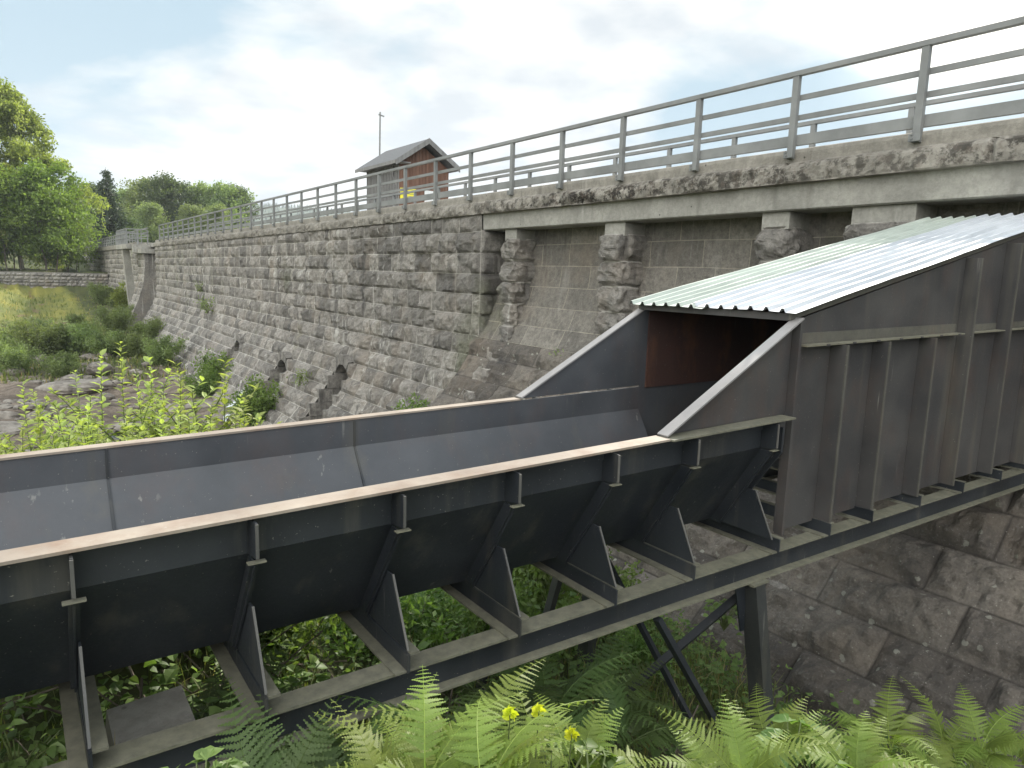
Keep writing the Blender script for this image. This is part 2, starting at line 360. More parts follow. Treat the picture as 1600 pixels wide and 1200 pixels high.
M['yellow_leaf'] = mat_leaf('yellow_flower_heads', (.35, .38, .02), (.5, .5, .04), .3)
M['grass_leaf'] = mat_leaf('grass_blades', (.07, .105, .028), (.19, .20, .075), .35, c3=(.30, .24, .12))

# ------------------------------------------------------------------ terrain
TP = np.array([  # x, y, z
 (0,0,-1.75),(-3,0,-1.7),(-8,0,-1.5),(-20,0,-1),(1.0,1.2,-1.9),(2.0,1.1,-2.3),(3.2,1.0,-2.55),(4.5,.8,-3.3),(0,1.5,-2.0),(-2,1.5,-2.0),
 (2,2.2,-2.85),(1,2.4,-2.45),(.3,3,-2.3),(-1,3,-2.25),(-4,3,-2.2),(0,4.5,-2.75),(-3,4.5,-2.6),(2,4.2,-3.2),(3.6,2.5,-3.55),(3.5,4.2,-3.6),(5,3.2,-3.85),(6.2,3.4,-4.5),(5.3,5.2,-3.8),(5.2,6.6,-4.1),(7,5.5,-4.9),(6.2,0,-4.8),(7,-4,-4.6),
 (3,7,-4.0),(0,7,-3.3),(-3,7,-3.0),(1.2,6.2,-2.6),(0,6,-2.4),(0,10,-4.8),(4,11,-5.5),(-6,10,-4),(6.5,14,-5.9),(2,14,-6),(-4,16,-5.6),(7,20,-5.9),(2,20,-6.4),(7.2,28,-5.6),(2,28,-6.3),(-4,26,-6.0),
 (1.5,34,-6.0),(5,34,-6.0),(7.2,36,-5.5),(-6,36,-5.2),(0,43,-5.4),(4,45,-5.3),(7,45,-5.2),(-8,48,-4.7),(-1,60,-4.9),(5,62,-4.9),(7.3,60,-4.8),(0,75,-4.3),(8,75,-4.3),(3,90,-3.6),(8,90,-3.6),(-20,60,-4.3),(-30,90,-3.4),(-30,20,-4),
 (10.5,2,-5.5),(10.5,14,-6.2),(10.5,30,-6),(10.5,60,-5.4),(11,90,-3.4),(0,110,-1),(10,130,1.6),(-20,130,0),(0,170,6),(30,170,2),(-40,170,8),(0,230,16),(50,260,5),(-60,240,18),(100,260,-4),(0,400,45),(150,400,4),(-150,400,55),(300,500,8),
 (40,20,-8),(100,100,-8),(200,0,-8),(60,100,-6),(-60,-40,2),(60,-60,-4),(-200,0,20),(0,-60,1),(-100,100,6),(0,900,70),(900,900,10),(900,0,20),(-900,0,40),(-900,900,80),(0,-900,20),(900,-900,20),(-900,-900,30)], float)
def _warp(a, k=5.0): return np.arcsinh(a / k)
def _tps_fit():
    P = np.stack([_warp(TP[:, 0]), _warp(TP[:, 1])], 1); n = len(P)
    d = np.linalg.norm(P[:, None] - P[None], axis=-1); K = d ** 2 * np.log(d + 1e-9) * 1.0
    A = np.zeros((n + 3, n + 3)); A[:n, :n] = K + np.eye(n) * 0.002; A[:n, n] = 1; A[:n, n + 1:] = P; A[n, :n] = 1; A[n + 1:, :n] = P.T
    b = np.concatenate([TP[:, 2], [0, 0, 0]]); return P, np.linalg.solve(A, b)
_TPp, _TPw = _tps_fit()
WALL_Y = 91.0
def gz(x, y, detail=True):
    x = np.asarray(x, float); y = np.asarray(y, float); sh = np.broadcast(x, y).shape
    x = np.broadcast_to(x, sh).ravel(); y = np.broadcast_to(y, sh).ravel()
    Q = np.stack([_warp(x), _warp(y)], 1); out = np.empty(len(Q))
    for a in range(0, len(Q), 20000):
        q = Q[a:a + 20000]; d = np.linalg.norm(q[:, None] - _TPp[None], axis=-1); n = len(_TPp)
        out[a:a + 20000] = (d ** 2 * np.log(d + 1e-9)) @ _TPw[:n] + _TPw[n] + q @ _TPw[n + 1:]
    up = (x < 9.4) & (y > WALL_Y); out = np.where(up, np.maximum(out, -1.15 + (y - WALL_Y) * .012), out)
    if detail:
        P = np.stack([x, y, x * 0], 1); r = np.hypot(x, y)
        rk = np.clip(1 - np.abs(y - 33) / 14, 0, 1) * np.clip(1 - np.abs(x - 1) / 9, 0, 1)
        out = out + fbm(P, .8, 5, 3) * np.clip(.10 + r * .004, 0, .5)
        f = fbm(P * np.array([.5, 1.6, 1]), .28, 4, 9); out = out + rk * (np.abs(f) * -1.3 + .45)
    return out.reshape(sh)
gz0 = lambda x, y: float(gz(np.array([x]), np.array([y]))[0])

def build_ground():
    t = NT('bank_and_river_ground')
    n1 = t.noise(.9, 6, .6); n2 = t.noise(7, 6, .65)
    green = t.mix(t.ramp(n1, .3, .7), (.045, .065, .02), (.10, .115, .035)); soil = t.mix(n2, (.04, .032, .022), (.10, .08, .055))
    c = t.mix(t.ramp(n2, .4, .62, 0, .6), green, soil)
    rock = t.mix(t.ramp(t.noise(1.2, 7, .65, (.5, 1.6, 1), dist=.6), .36, .62), (.085, .066, .052), (.24, .195, .155))
    rock = t.mix(t.ramp(t.noise(16, 5, .7), .5, .68, 0, .6), rock, (.05, .043, .036))
    moss = t.mix(t.ramp(t.noise(.45, 5, .6, (1, .4, 1)), .36, .62), (.21, .20, .045), (.11, .13, .04))
    moss = t.mix(t.ramp(t.noise(.5, 5, .6, (1, .35, 1), loc=(3, 1, 4)), .56, .64), moss, (.17, .125, .07))
    c = t.mix(t.ramp(t.mul(t.sep.outputs[1], t.mul(t.mul(n1, .5, 'SUBTRACT'), .8), 'ADD'), .38, .58), c, rock)
    c = t.mix(t.ramp(t.mul(t.sep.outputs[2], t.mul(t.mul(n1, .5, 'SUBTRACT'), .8), 'ADD'), .4, .6), c, moss)
    t.pbr(c, .9, normal=t.bump(t.noise(9, 8, .7), .7, .08), spec=.3)
    xs = np.concatenate([-np.geomspace(1500, 5, 50), np.linspace(-4.8, 11, 130), np.geomspace(11.5, 1500, 45)])
    ys = np.concatenate([-np.geomspace(1500, 2, 30), np.linspace(-1.8, 12, 140), np.linspace(12.25, 60, 130), np.geomspace(61, 1800, 90)])
    X, Y = np.meshgrid(xs, ys, indexing='ij'); Z = gz(X, Y)
    mb = MB(); G = np.stack([X, Y, Z], -1)
    rk = np.clip(1.25 - np.abs((Y - 33) / 11), 0, 1) * np.clip(1.6 - np.abs(X - 2) / 6, 0, 1)
    rk = np.maximum(rk, np.exp(-((X - 4.1) ** 2 + (Y - 2.7) ** 2) / .35))
    rk = np.maximum(rk, .7 * np.exp(-((X - 7) ** 2) / 2 - ((Y - 17) / 9) ** 2)); rk *= (Y > -3)
    ms = np.clip((Y - 44) / 10, 0, 1) * np.clip((WALL_Y - Y) / 2, 0, 1) * np.clip((7 - X) / 3, 0, 1)
    gr = (Y > WALL_Y) * .0
    C = np.stack([X * 0 + .5, rk, ms + gr], -1)
    mb.grid(G, C)
    o = mb.build('ground', t.m, smooth=True); tag(o, kind='structure')
build_ground()

def build_water():
    t = NT('white_water'); n = t.noise(7, 6, .7, (1, 1, .4)); c = t.mix(t.ramp(n, .35, .55), (.16, .19, .18), (.82, .86, .88))
    t.pbr(c, .35, normal=t.bump(n, .8, .08))
    t2 = NT('river_water'); n = t2.noise(1.5, 5, .6); t2.pbr((.030, .032, .022), .06, normal=t2.bump(t2.noise(5, 5, .6), .35, .05))
    xs = np.linspace(-8, 7.6, 60); ys = np.linspace(12, 48, 100); X, Y = np.meshgrid(xs, ys, indexing='ij')
    mb = MB(); mb.grid(np.stack([X, Y, X * 0 - 6.12 + .02 * fbm(np.stack([X, Y, X * 0], -1), 1.2, 3, 5)], -1)); o = mb.build('river_water', t2.m, smooth=True); tag(o, kind='structure')
    # foaming chute from the outlet
    mb = MB(); u = np.linspace(0, 1, 26); v = np.linspace(-1, 1, 14); U, V = np.meshgrid(u, v, indexing='ij')
    cx = 8.1 - 1.9 * U; cy = 30.4 - 3.2 * U; cz = -4.7 - .9 * U ** .8
    P = np.stack([cx + V * .25, cy + V * (.5 + .7 * U), cz - .18 * V ** 2 - .0 * U], -1); P[..., 2] += .16 * fbm(P, 2.6, 4, 8) + .14
    mb.grid(P, flip=True)
    cx = 1.7 - 1.3 * U + .2 * V; cy = 22.4 + V * .75 * np.sqrt(np.sin(np.pi * np.clip(U, .004, .996))) + .35 * vnoise(np.stack([U * 5, V * 2, V * 0], -1), 1.0, 4); P = np.stack([cx, cy, -6.02 + .12 * fbm(np.stack([cx, cy, U], -1), 2.5, 3, 2)], -1); mb.grid(P, flip=True)
    o = mb.build('rapids', t.m, smooth=True); tag(o, 'white foaming water spilling over rock at the dam foot', 'rapids', kind='stuff')
    t3 = NT('lake_water'); t3.pbr((.03, .05, .06), .05, normal=t3.bump(t3.noise(.5, 4), .3, .1))
    mb = MB(); mb.box(12.9, 700, -60, 300, .3, .9); tag(mb.build('lake_water', t3.m), kind='structure')
build_water()

# ------------------------------------------------------------------ the dam
def make_prof(pts):
    P = np.array(pts, float)       # (x, z) from top to bottom; smoothed polyline, s = arc length
    for _ in range(3):
        Q = [P[0]]
        for a, b in zip(P[:-1], P[1:]): Q += [a * .75 + b * .25, a * .25 + b * .75]
        Q.append(P[-1]); P = np.array(Q)
    s = np.concatenate([[0], np.cumsum(np.linalg.norm(np.diff(P, axis=0), axis=1))])
    def f(q):
        x = np.interp(q, s, P[:, 0]); z = np.interp(q, s, P[:, 1]); e = .05
        dx = np.interp(q + e, s, P[:, 0]) - np.interp(q - e, s, P[:, 0]); dz = np.interp(q + e, s, P[:, 1]) - np.interp(q - e, s, P[:, 1])
        l = np.hypot(dx, dz) + 1e-9
        return x, z, dz / l, -dx / l       # outward normal points to -x
    return f, s[-1], lambda z: np.interp(-z, -P[:, 1], s)
def edge_coords(L, res, m):
    n = max(3, int(round((L - 2 * m) / res))); return np.concatenate([[0], np.linspace(m, L - m, n + 1), [L]])
def block_wall(mb, prof, levels, y0, y1, lmin, lmax, res, amp, rough, seed, m=.014, skip=None, cuts=(), bev=.07, slant=0.0, facet=1.0):
    rg = np.random.default_rng(seed)
    for ci in range(len(levels) - 1):
        s0, s1 = levels[ci], levels[ci + 1]; ys = [y0]; y = y0 + rg.uniform(.3, .9) * lmin
        while y < y1 - .35 * lmin: ys.append(y); y += rg.uniform(lmin, lmax)
        ys.append(y1)
        for c in cuts:
            if y0 < c < y1: ys = [q for q in ys if abs(q - c) > .22] + [c]
        ys = sorted(ys)
        for a, b in zip(ys[:-1], ys[1:]):
            mid = (a + b) / 2; zmid = prof(np.array([(s0 + s1) / 2]))[1][0]
            if skip and skip(mid, zmid): continue
            rr = res(mid) if callable(res) else res
            mm = m(mid) if callable(m) else m
            su = edge_coords(s1 - s0, rr, mm); yu = edge_coords(b - a, rr, mm)
            S, Yg = np.meshgrid(su + s0, yu + a, indexing='ij')
            e = np.minimum(np.minimum(S - s0, s1 - S), np.minimum(Yg - a, b - Yg)); e = np.clip((e - mm * .6) / bev, 0, 1)
            X, Z, nx, nz = prof(S); P = np.stack([X, Yg, Z], -1)
            sd_ = int(rg.integers(1000)); q = P + sd_ * 3.7
            n = fbm(q, 3.2, 4, sd_) ; fc = np.abs(vnoise(q, 5.5, sd_ + 3)) + .5 * np.abs(vnoise(q, 12, sd_ + 5))
            tl = rg.uniform(-.35, .35, 2)
            un = (S - s0) / (s1 - s0) - .5; vn = (Yg - a) / (b - a) - .5
            amq = amp * (1 + .30 * min(1, max(0, -zmid - .8) / 2.2)); h = (amq * rg.uniform(.6, 1.3) * (.55 + .45 * (1 - 4 * un * un) * (1 - 3 * vn * vn)) + 1.8 * amp * (tl[0] * un + tl[1] * vn) + rough * (1.2 * n - .8 * fc * facet)) * e ** .6
            P = P + np.stack([nx * h, h * 0, nz * h], -1)
            wv = .022 * fbm(P * np.array([1, .8, 1]), .9, 2, 91); wy = .02 * vnoise(P, 1.3, 92); P = P + np.stack([-nz * wv * -1, wy, nx * wv], -1)
            tint = rg.uniform(0, 1); C = np.stack([np.full(S.shape, tint) , (e <= .001) * 1.0, S * 0 + rg.uniform()], -1)
            mb.grid(P, C)

DX = 9.2
profF, LF, sF = make_prof([(9.2, 1.42), (9.2, 0), (9.2, -1.2), (9.12, -2.1), (8.9, -2.9), (8.4, -3.8), (7.75, -4.7), (7.0, -5.6), (6.3, -6.4), (6.0, -6.9)])
profP, LP, sP = make_prof([(9.86, 1.06), (9.84, .4), (9.80, -.05), (9.70, -.43), (9.53, -.87), (9.31, -1.25), (9.07, -1.62), (8.84, -2.05), (8.45, -2.55), (7.9, -3.1), (7.25, -3.72), (6.4, -4.5), (5.5, -5.3), (4.9, -5.9)])
SLOTS = [(33.4, 34.6, -3.35), (26.4, 27.7, -3.45), (21.0, 22.3, -3.0)]
dam = thing('stone_dam', 'long grey rock-faced masonry dam with flared foot and concrete parapet', 'dam', (9.2, 14.2, -5.8))
Y_END = 60.0
def build_dam():
    lv = [0, sF(1.03)] + [sF(1.03) + .5 * k for k in range(1, 19)]; lv = [q for q in lv if q < LF - .05]
    res = lambda y: float(np.clip(.0033 * math.hypot(9.2, y), .05, .17))
    skip = lambda y, z: any(a < y < b and z < t for a, b, t in SLOTS)
    cuts = [c for s_ in SLOTS for c in s_[:2]]
    mb = MB(); mm = lambda y: float(np.clip(.0007 * y, .012, .026))
    block_wall(mb, profF, lv, 14.2, 30, .55, 1.05, res, .125, .095, 11, mm, skip, cuts)
    block_wall(mb, profF, lv, 30, Y_END, .6, 1.15, res, .10, .08, 12, mm, skip, cuts)
    mb.build('masonry_face', M['stone'], dam)
    # return face at the end of the projecting wall, looking along -y
    def profR(s): return s, s, s, s
    mb = MB(); zl = [1.06, 1.03 - .5]; z = .53
    while z > -5.6: z -= .5; zl.append(z)
    rg = np.random.default_rng(5)
    for k in range(len(zl) - 1):
        z1, z0 = zl[k], zl[k + 1]; xf1 = np.interp(sF((z0 + z1) / 2), np.linspace(0, LF, 200), profF(np.linspace(0, LF, 200))[0])
        xs = [xf1 - .02, xf1 + rg.uniform(.3, .45), 9.95] if k % 2 else [xf1 - .02, 9.95]
        for a, b in zip(xs[:-1], xs[1:]):
            su = edge_coords(z1 - z0, .05, .012); xu = edge_coords(b - a, .05, .012); S, Xg = np.meshgrid(su + z0, xu + a, indexing='ij')
            e = np.clip((np.minimum(np.minimum(S - z0, z1 - S), np.minimum(Xg - a, b - Xg)) - .008) / .07, 0, 1)
            P = np.stack([Xg, S * 0 + 14.2, S], -1); h = (.09 + .06 * fbm(P + k * 5, 3, 4, k)) * e ** .6; P[..., 1] -= h
            mb.grid(P, np.stack([S * 0 + rg.uniform(), (e <= .001) * 1., S * 0], -1), flip=True)
    mb.build('return_face', M['stone'], dam)
    # niches of the bottom outlets
    for a, b, t in SLOTS:
        mb = MB(); rgn = np.random.default_rng(int(a * 10)); xb = 9.35
        mb.box(xb, xb + .3, a - .1, b + .1, -6.9, t + .05, (.2, 0, 0))
        for yy, sg in ((a, 1), (b, -1)):
            z = t
            while z > -6.8:
                z2 = z - .45; xa = float(np.interp(sF((z + z2) / 2), np.linspace(0, LF, 200), profF(np.linspace(0, LF, 200))[0]))
                cut = xa + (xb - xa) * rgn.uniform(.35, .65)
                for q0, q1 in ((xa - .04, cut - .008), (cut + .008, xb)):
                    if q1 - q0 < .08: continue
                    j = rgn.uniform(.0, .05)
                    mb.box(q0, q1, *( (yy - .25, yy + .02 + j) if sg > 0 else (yy - .02 - j, yy + .25)), z2 + .008, z - .008, (rgn.uniform(.1, .7), 0, 0))
                z = z2
        # arch stones over the opening
        n = 7; r0, r1 = (b - a) / 2 - .02, (b - a) / 2 + .30; yc = (a + b) / 2; zc = t - (b - a) / 2
        for k in range(n):
            t0, t1 = math.pi * k / n + .03, math.pi * (k + 1) / n - .03
            p = [(yc + r * math.cos(q), zc + r * math.sin(q)) for r, q in ((r0, t0), (r1, t0), (r1, t1), (r0, t1))]
            xf = float(np.interp(sF(zc + .35), np.linspace(0, LF, 200), profF(np.linspace(0, LF, 200))[0])) - .02
            mb.plate([(xf + .02 * rgn.uniform(), y_, z_) for y_, z_ in p], (.9, 0, 0), (rgn.uniform(.2, .8), 0, 0))
        mb.build('outlet_niche', M['stone'], dam)
    # recessed panels with a curved batter (the near bottom courses are large)
    lv = [0, .35] + [.35 + .47 * k for k in range(1, 7)]
    while lv[-1] < LP - .1: lv.append(lv[-1] + .58)
    cut = 6
    mb = MB(); block_wall(mb, profP, lv[:cut + 1], -14, 14.25, .8, 1.35, lambda y: .07 if y < 13 else .09, .016, .012, 21, .012, bev=.03, facet=.4)
    mb.build('recessed_panel', M['stone_flat'], dam)
    mb = MB(); block_wall(mb, profP, lv[cut:], -14, 14.25, .95, 1.5, lambda y: .04 if y < 9 else .09, .12, .13, 22, .022, bev=.11, facet=.8)
    mb.build('battered_foot', M['stone_low'], dam)
    # piers of rounded blocks
    for (ya, yb) in ((12.93, 13.45), (9.50, 10.12), (6.12, 6.66), (4.35, 5.26), (1.1, 1.7), (-2.3, -1.7)):
        mb = MB(); yc, hy = (ya + yb) / 2, (yb - ya) / 2; hx = .33; rg = np.random.default_rng(int(abs(ya) * 7)); zt = .84; k = 0
        while zt > -3.6:
            hgt = rg.uniform(.46, .52); zb = zt - hgt
            v = np.linspace(0, 1, 19); ph = np.linspace(0, 2 * math.pi, 65); V_, Ph = np.meshgrid(v, ph, indexing='ij')
            ce = np.sign(np.cos(Ph)) * np.abs(np.cos(Ph)) ** .38; se = np.sign(np.sin(Ph)) * np.abs(np.sin(Ph)) ** .38
            bu = .085 * (1 - np.abs(2 * V_ - 1) ** 2.6) ** .7
            off = -max(0, -1.2 - (zt + zb) / 2) ** 1.3 * .50; grow = 1 + .20 * max(0, -1.1 - zt)
            P = np.stack([9.63 + off + (hx + bu) * grow * ce, yc + (hy - .03 + bu) * (1 + (grow - 1) * .5) * se, zb + hgt * V_], -1)
            nn = fbm(P + k * 4.3 + ya, 4, 4, k); fc = np.abs(vnoise(P + k * 4.3, 6, k + 2)); amp = (.13 * nn - .075 * fc + .03 * fbm(P + 7, 15, 3, k)) * np.clip(bu / .03, 0, 1)
            P[..., 0] += amp * np.cos(Ph) * 1.1; P[..., 1] += amp * np.sin(Ph) * 1.1
            mb.grid(P, np.stack([V_ * 0 + rg.uniform(.2, .8), (bu < .008) * 1., V_ * 0], -1), flip=True)
            zt = zb; k += 1
        o = mb.build('pier', M['stone'], dam)
        mb = MB(); mb.box(9.33, 9.9, ya + .03, yb - .05, .80, 1.052); mb.build('pier_cap', M['concrete'], o).location = (0, 0, 0)
        ch = o.children[0]; ch.location = Vector((-9.2, -14.2, 5.8))
    # concrete girder over the recesses
    mb = MB(); ys = np.arange(-14, 14.31, .12)
    sec = [(9.9, 1.056), (9.27, 1.056), (9.245, 1.075), (9.24, 1.3), (9.235, 1.46), (9.25, 1.54), (9.9, 1.54)]
    G = np.array([[(x, y, z) for x, z in sec] for y in ys]); G[:, :, 0] += .012 * fbm(G, 2.5, 4, 6); G[:, 0, 0] = 9.9
    mb.grid(G, flip=True); mb.plate([(x, 14.3, z) for x, z in sec], (0, .01, 0)); mb.build('girder', M['concrete'], dam)
    # coping and parapet
    sec = [(9.6, 1.40, 0), (9.24, 1.415, 0), (9.115, 1.425, .4), (9.105, 1.45, .9), (9.10, 1.485, 1), (9.10, 1.53, 1), (9.10, 1.575, 1), (9.105, 1.62, 1), (9.115, 1.66, 1), (9.15, 1.69, .9), (9.19, 1.71, .6), (9.22, 1.725, .25), (9.225, 1.77, .15), (9.225, 1.85, .05), (9.235, 1.895, .1), (9.27, 1.91, .1), (9.55, 1.91, 0)]
    mb = MB(); ys = np.concatenate([np.arange(-14, 20, .055), np.arange(20, Y_END + .1, .14)])
    S = np.array(sec); G = np.zeros((len(ys), len(sec), 3)); G[:, :, 0] = S[:, 0]; G[:, :, 2] = S[:, 1]; G[:, :, 1] = ys[:, None]
    r_ = np.clip(S[:, 2], 0, 1)[None]; near = np.ones_like(ys)[:, None]
    n = fbm(G, 3.2, 5, 41, .62); pit = np.clip(np.abs(vnoise(G, 2.2, 44)) * 2 - .6, 0, 1)
    # towards the near end the crust is smoother
    ero = np.clip((G[:, :, 1] - 1.0) / 6.0, .25, 1)
    G[:, :, 0] += (r_ * (.07 * n + .045 * pit + .03 * fbm(G, 11, 3, 48)) + .006 * n) * ero; G[:, :, 2] += r_ * .03 * fbm(G + 9, 4, 3, 47) * ero
    # open joints in the coping every 2.6 m
    jd = np.abs(((ys + .4) % 2.63) - 1.3); G[jd < .03, 3:11, 0] += .05
    # the coping over the girder sits a little higher
    C = np.zeros_like(G); C[..., 0] = .5; C[..., 1] = r_ * np.clip(.35 + .9 * fbm(G * np.array([1, .3, 1]), .9, 3, 55) + .25, 0, 1)
    mb.grid(G, C, flip=True); mb.build('parapet', M['coping'], dam)
    mb = MB(); mb.box(9.5, 12.25, -14, Y_END, 1.2, 1.70); mb.box(12.1, 12.4, -14, Y_END, 1.2, 1.88); mb.box(12.38, 15.8, 24.6, 31.5, 1.3, 2.02); mb.build('deck', M['concrete'], dam)
    mb = MB(); mb.box(10.0, 12.4, -14, Y_END - .02, -8, 1.22); mb.box(9.3, 10.1, 14.6, Y_END - .05, -8, 1.22); mb.build('core', M['stone_flat'], dam)
build_dam()

# far section of the dam beyond the spillway gap
def build_far():
    far = thing('side_dam', 'far low section of masonry dam running behind the leafy trees', 'dam', (9.2, 72, -3))
    pf, L_, sf = make_prof([(9.2, 1.5), (9.2, 0), (9.2, -1.2), (9.0, -2.5), (8.5, -4.2), (8, -5.4)])
    mb = MB(); lv = list(np.arange(0, L_, .5)); block_wall(mb, pf, lv, 69, 124, 1.0, 1.9, .22, .10, .07, 61, .035, bev=.1); mb.build('masonry_face', M['stone'], far)
    mb = MB(); mb.box(9.35, 12.3, 69, 124, -6, 1.5); mb.box(9.0, 12.3, 68.6, 124, 1.52, 1.95); mb.build('coping', M['coping'], far)
    mb = MB(); mb.box(9.5, 12, 60.5, 69, -5.8, -2.2); mb.box(9.35, 12.3, 60.2, 68.6, 1.45, 1.75); mb.build('spillway_sill', M['concrete'], far)
    pr = thing('spillway_pier', 'stone pier with sloping concrete buttress at the gap in the dam', 'pier', (9, 63, -5))
    pf, L_, sf = make_prof([(8.55, .9), (8.55, -.6), (8.2, -2.2), (7.5, -3.8), (6.9, -5.6)])
    mb = MB(); block_wall(mb, pf, list(np.arange(0, L_, .55)), 60.9, 64.2, .8, 1.4, .15, .09, .05, 63, .03)
    mb.loft([[(x, 60.9, z) for x, z in ((8.55, .9), (8.55, -.6), (8.2, -2.2), (7.5, -3.8), (6.9, -5.6), (9.6, -5.6), (9.6, .9))], [(x, 64.2, z) for x, z in ((8.55, .9), (8.55, -.6), (8.2, -2.2), (7.5, -3.8), (6.9, -5.6), (9.6, -5.6), (9.6, .9))]], (.3, 0, 0)); mb.build('shaft', M['stone'], pr)
    mb = MB(); mb.box(8.3, 9.8, 60.6, 64.6, .91, 1.25); mb.box(7.6, 9.7, 63.2, 69.5, 1.26, 1.62); mb.box(8.0, 9.0, 62.2, 63.1, .95, 1.60)
    mb.loft([[(x, y, z) for x, z in ((7.7, 1.25), (8.2, 1.25), (8.6, -3.8), (8.0, -3.8))] for y in (66.0, 66.7)]); mb.build('platform', M['concrete'], pr)
build_far()

# ------------------------------------------------------------------ railings
POSTP = 1.722
def build_railing(name, label, X, y_start, n, ztop, out, foot, guard, step=POSTP, yfar=None):
    r = thing(name, label, 'railing', (X, y_start, ztop - 1.1)); ye = y_start + n * step
    for k in range(n + 1):
        y = y_start + k * step; mb = MB()
        mb.box(X - .030, X + .036, y - .045, y - .039, foot, ztop - .031); mb.box(X - .036, X - .0301, y - .045, y + .045, foot, ztop - .031); mb.box(X - .030, X + .036, y + .039, y + .045, foot, ztop - .031)
        mb.box(X - .075, X - .037, y - .07, y + .07, foot + .01, foot + .10)   # foot bracket
        for dz in (.03, .08): mb.box(X - .09, X - .076, y - .012 + .03, y + .012 + .03, foot + dz, foot + dz + .022)
        mb.build('post', M['galv'], r)
    y0 = y_start - 2 * step
    mb = MB(); mb.box(X - .045, X + .045, y0, ye, ztop - .03, ztop + .035); mb.build('top_rail', M['galv'], r)
    for z in (2.61, 2.34): mb = MB(); mb.box(X + .037, X + .075, y0, ye, z - .04, z + .03); mb.build('mid_rail', M['galv'], r)
    if guard:
        mb = MB(); mb.loft([[(X + .04, y, 1.955), (X + .10, y, 1.955), (X + .10, y, 1.962), (X + .05, y, 1.962), (X + .05, y, 2.093), (X + .10, y, 2.093), (X + .10, y, 2.10), (X + .04, y, 2.10)] for y in (y0, ye)]); mb.build('guard_rail', M['galv'], r)
build_railing('railing', 'grey steel railing along the front edge of the dam parapet', 9.2, 4.41 - 2 * POSTP, 33, 2.92, True, 1.77, True)
build_railing('railing', 'grey steel railing on the far side of the dam walkway', 12.1, 4.2 - 2 * POSTP, 32, 2.92, False, 1.86, False)
build_railing('railing', 'distant railing on the far dam section beyond the gap', 9.15, 66.2, 33, 2.92, True, 1.77, False)
def platform_rail():
    r = thing('railing', 'short railing around the small platform at the spillway gap', 'railing', (7.7, 63.4, 1.62))
    pts = [(9.2, 63.3), (7.7, 63.3), (7.7, 69.4), (9.1, 69.4)]
    for (a, b) in zip(pts[:-1], pts[1:]):
        L_ = math.dist(a, b); n = max(2, int(L_ / .8))
        for k in range(n):
            x = a[0] + (b[0] - a[0]) * k / n; y = a[1] + (b[1] - a[1]) * k / n; mb = MB(); mb.box(x - .04, x + .04, y - .04, y + .04, 1.63, 2.78); mb.build('post', M['galv'], r)
        for z in (2.8, 2.45, 2.1): mb = MB(); mb.bar((a[0], a[1], z), (b[0], b[1], z), .06, .07); mb.build('rail', M['galv'], r)
platform_rail()

